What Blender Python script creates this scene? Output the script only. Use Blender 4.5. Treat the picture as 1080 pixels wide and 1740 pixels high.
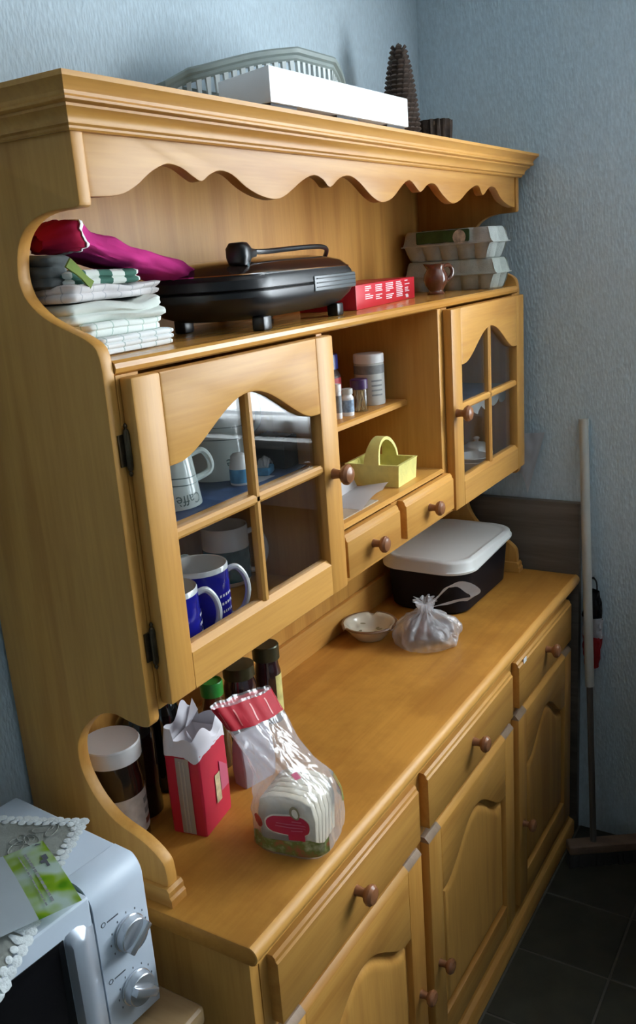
import bpy, bmesh, math, random
from mathutils import Vector, Matrix, noise
random.seed(7)
for _o in list(bpy.data.objects): bpy.data.objects.remove(_o, do_unlink=True)
SC = bpy.context.scene
COL = SC.collection
R = math.radians
PI = math.pi

# ------------------------------------------------------------------ camera
CAM = Vector((-0.7718, -1.0392, 1.6684)); YAW, PIT, ROL, FPX = R(57.5795), R(-15.8682), R(-4.16), 1515.56
FW = Vector((math.sin(YAW)*math.cos(PIT), math.cos(YAW)*math.cos(PIT), math.sin(PIT)))
_rt = Vector((math.cos(YAW), -math.sin(YAW), 0)); _up = _rt.cross(FW)
RT = _rt*math.cos(ROL)+_up*math.sin(ROL); UP = _up*math.cos(ROL)-_rt*math.sin(ROL)
cd = bpy.data.cameras.new('camera'); cam = bpy.data.objects.new('camera', cd); COL.objects.link(cam)
cam.matrix_world = Matrix(((RT.x, UP.x, -FW.x, CAM.x), (RT.y, UP.y, -FW.y, CAM.y), (RT.z, UP.z, -FW.z, CAM.z), (0, 0, 0, 1)))
cd.sensor_fit = 'VERTICAL'; cd.sensor_height = 36.0; cd.sensor_width = 24.0; cd.lens = FPX/1740*36; cd.clip_start = 0.02
SC.camera = cam

def U(u, v, ax, val):
    """pixel of the 1080x1740 photograph -> point on the plane ax = val"""
    d = FW+RT*((u-540)/FPX)-UP*((v-870)/FPX); i = 'xyz'.index(ax)
    return CAM+d*((val-CAM[i])/d[i])

# ------------------------------------------------------------------ world, daylight, exposure
XW, YW, ZC = 1.53, 0.02, 2.50           # right wall, back wall, ceiling
XL, YF = -3.4, -4.0
WY0, WY1, WZ0, WZ1 = -2.35, -0.80, 1.13, 2.30     # window in the right wall
w = bpy.data.worlds.new('World'); SC.world = w; w.use_nodes = True
bg = w.node_tree.nodes['Background']; bg.inputs[0].default_value = (0.62, 0.78, 1.0, 1); bg.inputs[1].default_value = 1.0
al = bpy.data.lights.new('window_right_offscreen', 'AREA'); al.shape = 'RECTANGLE'; al.size = WY1-WY0-.1; al.size_y = WZ1-WZ0-.1
al.energy = 96; al.color = (0.90, 0.96, 1.0)
ao = bpy.data.objects.new('window_right_offscreen', al); COL.objects.link(ao)
ao.location = (XW+0.16, (WY0+WY1)/2, (WZ0+WZ1)/2); ao.rotation_euler = (0, R(90), 0); ao.rotation_euler = (R(90), 0, R(90))
SC.view_settings.view_transform = 'Standard'; SC.view_settings.look = 'None'; SC.view_settings.gamma = 1
SC.view_settings.use_curve_mapping = False
SC.view_settings.exposure = 0.12

# ------------------------------------------------------------------ materials
MATS = {}
def newmat(name):
    m = bpy.data.materials.new(name); m.use_nodes = True; MATS[name] = m
    nt = m.node_tree; return m, nt, nt.nodes['Principled BSDF'], nt.nodes.new, nt.links.new
def hexc(c): return (c[0], c[1], c[2], 1)
def M(name, col, rough=0.5, metal=0.0, var=0.0, vscale=30, bump=0.0, bscale=200, spec=0.5, coat=0.0, sub=0.0, trans=0.0, stretch=(1, 1, 1), emit=None):
    if name in MATS: return MATS[name]
    m, nt, p, N, L = newmat(name)
    p.inputs['Base Color'].default_value = hexc(col); p.inputs['Roughness'].default_value = rough
    p.inputs['Metallic'].default_value = metal; p.inputs['Specular IOR Level'].default_value = spec
    p.inputs['Coat Weight'].default_value = coat; p.inputs['Transmission Weight'].default_value = trans
    if sub: p.inputs['Subsurface Weight'].default_value = sub; p.inputs['Subsurface Radius'].default_value = (.01, .01, .01)
    if var or bump:
        tc = N('ShaderNodeTexCoord'); mp = N('ShaderNodeMapping'); L(tc.outputs['Object'], mp.inputs[0]); mp.inputs['Scale'].default_value = stretch
    if var:
        n = N('ShaderNodeTexNoise'); n.inputs['Scale'].default_value = vscale; n.inputs['Detail'].default_value = 5; L(mp.outputs[0], n.inputs[0])
        cr = N('ShaderNodeValToRGB'); cr.color_ramp.elements[0].position = .3; cr.color_ramp.elements[1].position = .7
        cr.color_ramp.elements[0].color = hexc([max(0, c*(1-var)) for c in col]); cr.color_ramp.elements[1].color = hexc([min(1, c*(1+var*.6)) for c in col])
        L(n.outputs[0], cr.inputs[0]); L(cr.outputs[0], p.inputs['Base Color'])
    if bump:
        n2 = N('ShaderNodeTexNoise'); n2.inputs['Scale'].default_value = bscale; n2.inputs['Detail'].default_value = 3; L(mp.outputs[0], n2.inputs[0])
        b = N('ShaderNodeBump'); b.inputs['Strength'].default_value = bump; b.inputs['Distance'].default_value = .002
        L(n2.outputs[0], b.inputs['Height']); L(b.outputs[0], p.inputs['Normal'])
    return m
def wood(name, axis, c0, c1, rough=.42, fine=1.0, stain=0.0):
    m, nt, p, N, L = newmat(name); p.inputs['Specular IOR Level'].default_value = .32
    tc = N('ShaderNodeTexCoord'); mp = N('ShaderNodeMapping'); L(tc.outputs['Object'], mp.inputs[0])
    s = [9.0, 9.0, 9.0]; s['xyz'.index(axis)] = 0.55; mp.inputs['Scale'].default_value = s
    oi = N('ShaderNodeObjectInfo'); vm = N('ShaderNodeVectorMath'); vm.operation = 'SCALE'; vm.inputs['Scale'].default_value = 7
    cb = N('ShaderNodeCombineXYZ'); L(oi.outputs['Random'], cb.inputs[0]); L(oi.outputs['Random'], cb.inputs[1]); L(oi.outputs['Random'], cb.inputs[2])
    L(cb.outputs[0], vm.inputs[0]); L(vm.outputs[0], mp.inputs['Location'])
    n = N('ShaderNodeTexNoise'); n.inputs['Scale'].default_value = 1.6; n.inputs['Detail'].default_value = 3; n.inputs['Distortion'].default_value = .5; L(mp.outputs[0], n.inputs[0])
    # growth rings: bands of the low-frequency noise
    mul = N('ShaderNodeMath'); mul.operation = 'MULTIPLY'; mul.inputs[1].default_value = 16*fine; L(n.outputs[0], mul.inputs[0])
    sn = N('ShaderNodeMath'); sn.operation = 'SINE'; L(mul.outputs[0], sn.inputs[0])
    f = N('ShaderNodeTexNoise'); f.inputs['Scale'].default_value = 22; f.inputs['Detail'].default_value = 4; L(mp.outputs[0], f.inputs[0])
    mr = N('ShaderNodeMapRange'); mr.inputs[1].default_value = -1; mr.inputs[2].default_value = 1; mr.inputs[3].default_value = 0; mr.inputs[4].default_value = .42; L(sn.outputs[0], mr.inputs[0])
    ad = N('ShaderNodeMath'); ad.operation = 'MULTIPLY_ADD'; ad.inputs[1].default_value = .55; L(f.outputs[0], ad.inputs[0]); L(mr.outputs[0], ad.inputs[2])
    cr = N('ShaderNodeValToRGB'); cr.color_ramp.elements[0].position = .15; cr.color_ramp.elements[1].position = .8
    cr.color_ramp.elements[0].color = hexc(c1); cr.color_ramp.elements[1].color = hexc(c0); L(ad.outputs[0], cr.inputs[0])
    hs = N('ShaderNodeHueSaturation'); vr = N('ShaderNodeMapRange'); vr.inputs[3].default_value = .9; vr.inputs[4].default_value = 1.1
    L(oi.outputs['Random'], vr.inputs[0]); L(vr.outputs[0], hs.inputs['Value']); L(cr.outputs[0], hs.inputs['Color'])
    out = hs.outputs[0]
    if stain:
        sm = N('ShaderNodeTexNoise'); sm.inputs['Scale'].default_value = 7; sm.inputs['Detail'].default_value = 8; sm.inputs['Roughness'].default_value = .65; L(tc.outputs['Object'], sm.inputs[0])
        sr = N('ShaderNodeValToRGB'); sr.color_ramp.elements[0].position = .42; sr.color_ramp.elements[1].position = .62
        sr.color_ramp.elements[0].color = (.62, .55, .45, 1); sr.color_ramp.elements[1].color = (1, 1, 1, 1); L(sm.outputs[0], sr.inputs[0])
        mx = N('ShaderNodeMix'); mx.data_type = 'RGBA'; mx.blend_type = 'MULTIPLY'; mx.inputs[0].default_value = stain
        L(out, mx.inputs[6]); L(sr.outputs[0], mx.inputs[7]); out = mx.outputs[2]
        rr_ = N('ShaderNodeMapRange'); rr_.inputs[3].default_value = rough+.16; rr_.inputs[4].default_value = rough-.04; L(sm.outputs[0], rr_.inputs[0]); L(rr_.outputs[0], p.inputs['Roughness'])
    else: p.inputs['Roughness'].default_value = rough
    L(out, p.inputs['Base Color'])
    b = N('ShaderNodeBump'); b.inputs['Strength'].default_value = .08; b.inputs['Distance'].default_value = .001; L(f.outputs[0], b.inputs['Height']); L(b.outputs[0], p.inputs['Normal'])
    return m
PC0, PC1 = (.64, .325, .075), (.47, .205, .040)
for a in 'xyz': wood('pine_'+a, a, PC0, PC1)
wood('counter', 'x', (.66, .305, .055), (.51, .210, .033), rough=.36, stain=.55)
wood('endgrain', 'z', (.36, .25, .17), (.24, .16, .10), rough=.4)
wood('knobwood', 'y', (.30, .125, .055), (.22, .085, .035), rough=.25)
wood('table_wood', 'y', (.45, .30, .15), (.33, .20, .09), rough=.4)
wood('greyboard', 'y', (.16, .125, .095), (.10, .08, .06), rough=.5, fine=2)
wood('broomwood', 'y', (.22, .14, .09), (.14, .09, .06), rough=.6)

def wallpaper(name, col):
    m, nt, p, N, L = newmat(name); p.inputs['Roughness'].default_value = .75
    tc = N('ShaderNodeTexCoord'); mp = N('ShaderNodeMapping'); L(tc.outputs['Object'], mp.inputs[0]); mp.inputs['Scale'].default_value = (1, 1, .35)
    n = N('ShaderNodeTexNoise'); n.inputs['Scale'].default_value = 150; n.inputs['Detail'].default_value = 4; n.inputs['Roughness'].default_value = .6; L(mp.outputs[0], n.inputs[0])
    v = N('ShaderNodeTexVoronoi'); v.inputs['Scale'].default_value = 190; L(mp.outputs[0], v.inputs[0])
    a = N('ShaderNodeMath'); a.operation = 'ADD'; L(n.outputs[0], a.inputs[0]); L(v.outputs[0], a.inputs[1])
    b = N('ShaderNodeBump'); b.inputs['Strength'].default_value = .55; b.inputs['Distance'].default_value = .0022; L(a.outputs[0], b.inputs['Height']); L(b.outputs[0], p.inputs['Normal'])
    cr = N('ShaderNodeValToRGB'); cr.color_ramp.elements[0].position = .35; cr.color_ramp.elements[1].position = .65
    cr.color_ramp.elements[0].color = hexc([c*.9 for c in col]); cr.color_ramp.elements[1].color = hexc([min(1, c*1.05) for c in col]); L(n.outputs[0], cr.inputs[0]); L(cr.outputs[0], p.inputs['Base Color'])
    return m
wallpaper('wallpaper', (.50, .60, .655))
M('ceiling_paint', (.72, .74, .76), .8, bump=.1)
M('tile', (.040, .039, .026), .42, var=.35, vscale=14, bump=.12, bscale=60)
M('grout', (.12, .11, .09), .8, var=.2)
M('white_paint', (.85, .85, .83), .4, var=.03)

def clear_mat(name, tint=(1, 1, 1), refl=(1, 1, 1), rough=0.02, haze=0.0, hazecol=(.8, .8, .8), ior=1.5, wr=0.0, wscale=40, stretch=(1, 1, 1)):
    """thin clear sheet: straight-through + fresnel gloss + a little milky haze"""
    m, nt, p, N, L = newmat(name); nt.nodes.remove(p); o = nt.nodes['Material Output']
    t = N('ShaderNodeBsdfTransparent'); t.inputs[0].default_value = hexc(tint)
    g = N('ShaderNodeBsdfGlossy'); g.inputs[0].default_value = hexc(refl); g.inputs['Roughness'].default_value = rough
    fr = N('ShaderNodeLayerWeight'); fr.inputs[0].default_value = .5; f0 = ((ior-1)/(ior+1))**2      # Schlick, the same from both faces
    pw = N('ShaderNodeMath'); pw.operation = 'POWER'; pw.inputs[1].default_value = 5; L(fr.outputs['Facing'], pw.inputs[0])
    ma = N('ShaderNodeMath'); ma.operation = 'MULTIPLY_ADD'; ma.inputs[1].default_value = 1-f0; ma.inputs[2].default_value = f0; L(pw.outputs[0], ma.inputs[0])
    mx = N('ShaderNodeMixShader'); L(ma.outputs[0], mx.inputs[0]); L(t.outputs[0], mx.inputs[1]); L(g.outputs[0], mx.inputs[2])
    out = mx
    if haze:
        d = N('ShaderNodeBsdfDiffuse'); d.inputs[0].default_value = hexc(hazecol); tr = N('ShaderNodeBsdfTranslucent'); tr.inputs[0].default_value = hexc(hazecol)
        dm = N('ShaderNodeMixShader'); dm.inputs[0].default_value = .4; L(d.outputs[0], dm.inputs[1]); L(tr.outputs[0], dm.inputs[2])
        m2 = N('ShaderNodeMixShader'); m2.inputs[0].default_value = haze; L(mx.outputs[0], m2.inputs[1]); L(dm.outputs[0], m2.inputs[2]); out = m2
    if wr:
        tc = N('ShaderNodeTexCoord'); mp = N('ShaderNodeMapping'); mp.inputs['Scale'].default_value = stretch; L(tc.outputs['Object'], mp.inputs[0])
        n = N('ShaderNodeTexNoise'); n.inputs['Scale'].default_value = wscale; n.inputs['Detail'].default_value = 2; n.inputs['Distortion'].default_value = .8; L(mp.outputs[0], n.inputs[0])
        b = N('ShaderNodeBump'); b.inputs['Strength'].default_value = wr; b.inputs['Distance'].default_value = .01; L(n.outputs[0], b.inputs['Height'])
        L(b.outputs[0], g.inputs['Normal']); L(b.outputs[0], fr.inputs['Normal'])
        if haze: L(b.outputs[0], d.inputs['Normal'])
    L(out.outputs[0], o.inputs['Surface']); return m
clear_mat('glass', tint=(.95, .96, .96), ior=1.42, rough=.015)
clear_mat('clear_film', tint=(.96, .96, .97), ior=1.7, rough=.12, haze=.20, hazecol=(.9, .9, .92), wr=.9, wscale=26, stretch=(1, 1, .3))
clear_mat('thin_bag', tint=(.95, .95, .96), ior=1.8, rough=.16, haze=.32, hazecol=(.90, .90, .92), wr=.7, wscale=45)
clear_mat('jar_glass', tint=(.85, .87, .85), ior=1.5, rough=.03)

# ------------------------------------------------------------------ mesh helpers
def link(name, me, parent=None, loc=None, rot=None):
    o = bpy.data.objects.new(name, me); COL.objects.link(o)
    if parent: o.parent = parent
    if loc is not None: o.location = loc
    if rot is not None: o.rotation_euler = rot
    return o
def tag(o, label, cat, group=None):
    o['label'] = label; o['category'] = cat
    if group: o['group'] = group
    return o
def thing(name, label, cat, loc=(0, 0, 0), rz=0.0, group=None):
    return tag(link(name, None, None, loc, (0, 0, rz)), label, cat, group)
def struct(o): o['kind'] = 'structure'; return o

class B:
    """collects shapes into one mesh"""
    def __init__(s): s.bm = bmesh.new(); s.T = Matrix.Identity(4)
    def _v(s, p): return s.bm.verts.new(s.T @ Vector(p))
    def box(s, x0, x1, y0, y1, z0, z1, bev=0.0, seg=2):
        t = bmesh.new(); vs = [t.verts.new((x, y, z)) for z in (z0, z1) for y in (y0, y1) for x in (x0, x1)]
        for f in ((0, 2, 3, 1), (4, 5, 7, 6), (0, 1, 5, 4), (2, 6, 7, 3), (0, 4, 6, 2), (1, 3, 7, 5)): t.faces.new([vs[i] for i in f])
        if bev: bmesh.ops.bevel(t, geom=list(t.edges), offset=bev, segments=seg, affect='EDGES', profile=.5)
        return s.merge(t)
    def merge(s, t):
        mp = {v: s._v(v.co) for v in t.verts}
        for f in t.faces:
            try: s.bm.faces.new([mp[v] for v in f.verts])
            except ValueError: pass
        t.free(); return s
    def prism(s, pts, axis, a0, a1, bev=0.0, seg=2):
        """2D outline (the other two axes in xyz order) extruded along axis"""
        t = bmesh.new(); i = 'xyz'.index(axis)
        def mk(p, a): c = list(p); c.insert(i, a); return t.verts.new(c)
        lo = [mk(p, a0) for p in pts]; hi = [mk(p, a1) for p in pts]; n = len(pts)
        f0 = t.faces.new(lo); f1 = t.faces.new(hi[::-1])
        for k in range(n): t.faces.new((lo[k], hi[k], hi[(k+1) % n], lo[(k+1) % n]))
        bmesh.ops.recalc_face_normals(t, faces=list(t.faces))
        if bev:
            es = list(set(f0.edges) | set(f1.edges)); bmesh.ops.bevel(t, geom=es, offset=bev, segments=seg, affect='EDGES', profile=.5)
        return s.merge(t)
    def loft(s, rings, cap0=True, cap1=True, closed=True):
        vs = [[s._v(p) for p in r] for r in rings]; n = len(rings[0])
        for a, b in zip(vs, vs[1:]):
            for k in range(n if closed else n-1):
                try: s.bm.faces.new((a[k], a[(k+1) % n], b[(k+1) % n], b[k]))
                except ValueError: pass
        if cap0: s.bm.faces.new(vs[0][::-1])
        if cap1: s.bm.faces.new(vs[-1])
        return s
    def lathe(s, prof, seg=28, c=(0, 0, 0), axis='z'):
        rings = []
        for r, z in prof:
            ring = []
            for k in range(seg):
                a = 2*PI*k/seg; x, y = max(r, 1e-5)*math.cos(a), max(r, 1e-5)*math.sin(a)
                p = {'z': (x, y, z), 'y': (x, z, -y), 'x': (z, x, y), '-y': (x, -z, y)}[axis]
                ring.append((p[0]+c[0], p[1]+c[1], p[2]+c[2]))
            rings.append(ring)
        return s.loft(rings, True, True)
    def tube(s, pts, r, seg=8, caps=True):
        pts = [Vector(p) for p in pts]; rs = r if isinstance(r, (list, tuple)) else [r]*len(pts)
        rings = []; nrm = None
        for i, p in enumerate(pts):
            t = (pts[min(i+1, len(pts)-1)]-pts[max(i-1, 0)]).normalized()
            if nrm is None:
                nrm = t.orthogonal().normalized()
            nrm = (nrm-t*nrm.dot(t)).normalized(); bn = t.cross(nrm)
            rings.append([p+nrm*(rs[i]*math.cos(2*PI*k/seg))+bn*(rs[i]*math.sin(2*PI*k/seg)) for k in range(seg)])
        return s.loft(rings, caps, caps)
    def grid(s, fn, nu, nv, wrapu=False):
        vs = [[s._v(fn(i/nu, j/nv)) for j in range(nv+1)] for i in range(nu if wrapu else nu+1)]
        for i in range(nu):
            for j in range(nv):
                a, b = vs[i], vs[(i+1) % len(vs)]
                try: s.bm.faces.new((a[j], b[j], b[j+1], a[j+1]))
                except ValueError: pass
        return s
    def quad(s, *p): s.bm.faces.new([s._v(q) for q in p]); return s
    def mesh(s, name, mat, ang=28, thick=0.0):
        if thick: bmesh.ops.solidify(s.bm, geom=list(s.bm.faces), thickness=thick)
        bmesh.ops.recalc_face_normals(s.bm, faces=list(s.bm.faces))
        me = bpy.data.meshes.new(name); s.bm.to_mesh(me); s.bm.free()
        me.materials.append(MATS[mat] if isinstance(mat, str) else mat)
        me.shade_smooth(); me.set_sharp_from_angle(angle=R(ang)); return me
    def build(s, name, mat, parent=None, loc=None, rot=None, ang=28, thick=0.0):
        return link(name, s.mesh(name, mat, ang, thick), parent, loc, rot)

def rr(hw, hd, r, n=6, z=0.0, cx=0.0, cy=0.0):
    """rounded rectangle ring"""
    r = min(r, hw-1e-4, hd-1e-4); out = []
    for (sx, sy, a0) in ((1, 1, 0), (-1, 1, 90), (-1, -1, 180), (1, -1, 270)):
        for k in range(n+1):
            a = R(a0+90*k/n); out.append((cx+sx*(hw-r)+r*math.cos(a), cy+sy*(hd-r)+r*math.sin(a), z))
    return out
def catmull(pts, n=4):
    out = []
    for i in range(len(pts)-1):
        p0, p1, p2, p3 = [Vector(pts[max(0, min(len(pts)-1, i+k))]) for k in (-1, 0, 1, 2)]
        for j in range(n):
            t = j/n; out.append(.5*((2*p1)+(p2-p0)*t+(2*p0-5*p1+4*p2-p3)*t*t+(3*p1-p0-3*p2+p3)*t**3))
    out.append(Vector(pts[-1])); return [tuple(p) for p in out]
def nz(p, s=1.0): return noise.noise(Vector(p)*s)
def text_mesh(txt, size, mat, wrap=None, flip=False, extr=0.0):
    """letters as a mesh, centred; wrap = cylinder radius (axis z, letters on -y side)"""
    cu = bpy.data.curves.new('lettering', 'FONT'); cu.body = txt; cu.size = size; cu.align_x = 'CENTER'; cu.align_y = 'CENTER'; cu.extrude = extr
    cu.resolution_u = 2
    ob = bpy.data.objects.new('lettering', cu); COL.objects.link(ob); bpy.context.view_layer.update()
    me = bpy.data.meshes.new_from_object(ob); bpy.data.objects.remove(ob); bpy.data.curves.remove(cu)
    for v in me.vertices:
        x, y = v.co.x, v.co.y
        if flip: x, y = -x, -y
        if wrap:
            rad = wrap(y) if callable(wrap) else wrap
            a = x/rad; v.co = (rad*math.sin(a), -rad*math.cos(a), y)
        else: v.co = (x, 0, y)
    me.materials.clear(); me.materials.append(MATS[mat]); return me

# ------------------------------------------------------------------ room shell
T = .12
floor = struct(B().box(XL, XW, YF, YW, -.05, -.003).build('floor', 'grout'))
P_ = .221
tm = B().box(-P_/2+.0025, P_/2-.0025, -P_/2+.0025, P_/2-.0025, -.003, .0, .0012, 1).mesh('tile', 'tile')
for i in range(-2, 14):
    for j in range(-2, 12):
        x0, x1 = 1.205-P_*i, 1.205-P_*(i-1); y1 = -.414-P_*j; y0 = y1-P_
        cx0, cx1, cy0, cy1 = max(x0, XL), min(x1, XW), max(y0, YF), min(y1, YW)
        if cx1-cx0 < .02 or cy1-cy0 < .02: continue
        o = link('tile', tm, floor, ((cx0+cx1)/2, (cy0+cy1)/2, 0)); o.scale = ((cx1-cx0)/P_, (cy1-cy0)/P_, 1)
struct(B().box(XL-T, XW+.14, YW, YW+T, -.05, ZC).build('wall_back', 'wallpaper'))
struct(B().box(XL-T, XL, YF, YW, -.05, ZC).build('wall_left', 'wallpaper'))
struct(B().box(XL-T, XW+.14, YF-T, YF, -.05, ZC).build('wall_front', 'wallpaper'))
struct(B().box(XL-T, XW+.14, YF-T, YW+T, ZC, ZC+T).build('ceiling', 'ceiling_paint'))
b = B(); X2 = XW+.14
b.box(XW, X2, YF, WY0, -.05, ZC).box(XW, X2, WY1, YW, -.05, ZC).box(XW, X2, WY0, WY1, -.05, WZ0).box(XW, X2, WY0, WY1, WZ1, ZC)
struct(b.build('wall_right', 'wallpaper'))
# window: frame, two sashes with panes, sill
wn = struct(B().box(XW+.03, XW+.10, WY0, WY0+.05, WZ0, WZ1, .004).box(XW+.03, XW+.10, WY1-.05, WY1, WZ0, WZ1, .004).box(XW+.03, XW+.10, WY0, WY1, WZ0, WZ0+.05, .004)
            .box(XW+.03, XW+.10, WY0, WY1, WZ1-.05, WZ1, .004).box(XW+.03, XW+.10, (WY0+WY1)/2-.04, (WY0+WY1)/2+.04, WZ0, WZ1, .004).build('window_1', 'white_paint'))
ym = (WY0+WY1)/2
for a, c in ((WY0+.05, ym-.04), (ym+.04, WY1-.05)): B().box(XW+.06, XW+.064, a, c, WZ0+.05, WZ1-.05).build('pane', 'glass', wn)
B().box(XW-.05, XW+.03, WY0-.03, WY1+.03, WZ0-.03, WZ0, .006).build('window_sill', 'white_paint', wn)
# net curtain, lace
m, nt, p, N, L = newmat('lace_net'); nt.nodes.remove(p)
tc = N('ShaderNodeTexCoord'); v = N('ShaderNodeTexVoronoi'); v.inputs['Scale'].default_value = 16; L(tc.outputs['Object'], v.inputs[0])
n = N('ShaderNodeTexNoise'); n.inputs['Scale'].default_value = 22; n.inputs['Detail'].default_value = 3; L(tc.outputs['Object'], n.inputs[0])
ad = N('ShaderNodeMath'); ad.operation = 'ADD'; L(v.outputs[0], ad.inputs[0]); L(n.outputs[0], ad.inputs[1])
cr = N('ShaderNodeValToRGB'); cr.color_ramp.elements[0].position = .62; cr.color_ramp.elements[1].position = .95
cr.color_ramp.elements[0].color = (.22, .22, .22, 1); cr.color_ramp.elements[1].color = (.55, .55, .55, 1); L(ad.outputs[0], cr.inputs[0])
t = N('ShaderNodeBsdfTransparent'); tr = N('ShaderNodeBsdfTranslucent'); tr.inputs[0].default_value = (.9, .92, .95, 1)
mx = N('ShaderNodeMixShader'); L(cr.outputs[0], mx.inputs[0]); L(t.outputs[0], mx.inputs[1]); L(tr.outputs[0], mx.inputs[2]); L(mx.outputs[0], nt.nodes['Material Output'].inputs['Surface'])
cl = WY1-WY0-.02; ch = WZ1-WZ0-.03
c_ = thing('net_curtain', 'white lace net curtain hanging in the window', 'curtain', (XW+.018, WY0+.01, WZ1-.01))
B().grid(lambda u, w_: (.010*math.sin(u*70), u*cl, -.004-ch*w_), 120, 6).build('lace_panel', 'lace_net', c_)
B().tube([(0, -.009, 0), (0, cl+.009, 0)], .006).build('curtain_rod', 'white_paint', c_)

# kitchen units added out of view under the window to shade floor and sideboard doors
M('shade_unit_brown', (.055, .032, .020), .45, var=.2, vscale=20); M('shade_unit_top', (.045, .032, .024), .75, var=.3, vscale=40, spec=.15)
for k in range(3):
    y1 = -.705-.60*k; u_ = thing('added_shade_unit', ('dark brown base unit next to the broom, added out of view to cast shade', 'dark brown base unit between two others, added out of view to cast shade', 'dark brown base unit farthest from the broom, added out of view to cast shade')[k], 'cabinet', (XW-.30, y1-.30, 0), 0, 'added units out of view that shade the sideboard')
    B().box(-.27, .295, -.299, .299, .08, .868, .002).build('carcass', 'shade_unit_brown', u_); B().box(-.288, -.270, -.296, .296, .10, .862, .003).build('unit_door', 'shade_unit_brown', u_)
    B().box(-.23, .295, -.299, .299, 0, .08).build('kickboard', 'shade_unit_brown', u_)
    B().tube([(-.300, -.25, .80), (-.300, -.13, .80)], .005, 8).build('handle', 'white_paint', u_)
t = thing('added_shade_worktop', 'dark worktop below the window, added out of view to cast shade', 'worktop', (XW-.31, -1.305, .8685)); B().box(-.32, .306, -1.20, .605, 0, .034, .004).build('slab', 'shade_unit_top', t)  # worktop added too, to keep window light off the lower doors

# ------------------------------------------------------------------ dresser, lower unit
W = 1.48
def knob_mesh(s=1.0):
    pr = [(0, 0), (.0085, 0), (.0075, .004), (.0065, .010), (.007, .014), (.013, .018), (.0155, .022), (.0155, .026), (.012, .030), (.006, .032), (0, .0325)]
    return B().lathe([(r*s, z*s) for r, z in pr], 20, axis='-y').mesh('knob', 'knobwood')
KM = knob_mesh(1.0); KMB = knob_mesh(1.12)
base = thing('sideboard', 'honey pine sideboard with three drawers over three arched panel doors', 'sideboard')
B().box(0, .02, -.385, .012, 0, .77, .002).build('side_panel', 'pine_z', base)
B().box(W-.02, W, -.385, .012, 0, .77, .002).build('side_panel', 'pine_z', base)
B().box(.02, W-.02, .0, .012, .05, .77).build('back_panel', 'pine_z', base)
B().box(.02, W-.02, -.37, 0, .05, .068).build('bottom_panel', 'pine_x', base)
for a, c in ((.02, .045), (.49, .545), (.99, 1.047), (1.455, W-.02)): B().box(a, c, -.386, -.366, .05, .77).build('frame_stile', 'pine_z', base)
for a, c in ((.605, .63), (.735, .77), (.05, .075)): B().box(.02, W-.02, -.3855, -.367, a, c).build('frame_rail', 'pine_x', base)
pl = [(-.36, 0), (-.411, 0), (-.411, .040), (-.408, .046), (-.398, .050), (-.394, .056), (-.36, .056)]
B().prism(pl, 'x', -.004, W+.004).build('plinth', 'pine_x', base)
# worktop with a rounded nosing
zt, zb, yf = .80, .7695, -.4143
pr = [(.012, zb), (yf+.010, zb), (yf+.004, zb+.003)] + [(yf+.0155-.0155*math.cos(a), zb+.0165+.014*math.sin(a)) for a in [R(x) for x in range(-40, 91, 13)]] + [(yf+.03, zt-.0006), (.012, zt)]
ct = B().prism(pr, 'x', -.0182, W+.0194, .0035).build('worktop', 'counter', base)
B().prism([(yf+.0016, zb+.006)]+[(yf+.0152-.0161*math.cos(a), zb+.0165+.0146*math.sin(a)) for a in [R(x) for x in range(-35, 81, 10)]]+[(yf+.014, zt-.003), (yf+.012, zb+.012)], 'x', -.0175, W+.0188).build('nosing', 'pine_x', ct)
def drawer(x0, x1, z0, z1, yfr, t, parent, kx, kz, big):
    pr = [(yfr+t, z0), (yfr+.001, z0), (yfr, z0+.002), (yfr, z1-.012), (yfr+.003, z1-.009), (yfr+.004, z1-.004), (yfr+.008, z1), (yfr+t, z1)]
    d = B().prism(pr, 'x', x0, x1, .0015).build('drawer', 'pine_x', parent)
    B().box(x0+.02, x1-.02, yfr+t-.001, yfr+t+.18, z0+.012, z1-.014).build('drawer_box', 'pine_y', d)
    link('knob', KMB if big else KM, d, (kx, yfr+.0005, kz)); return d
DX = ((.037, .4975), (.5368, .9979), (1.040, 1.4600))
for x0, x1 in DX: drawer(x0, x1, .6243, .7399, -.405, .02, base, (x0+x1)/2-.008, .690, True)

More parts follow.
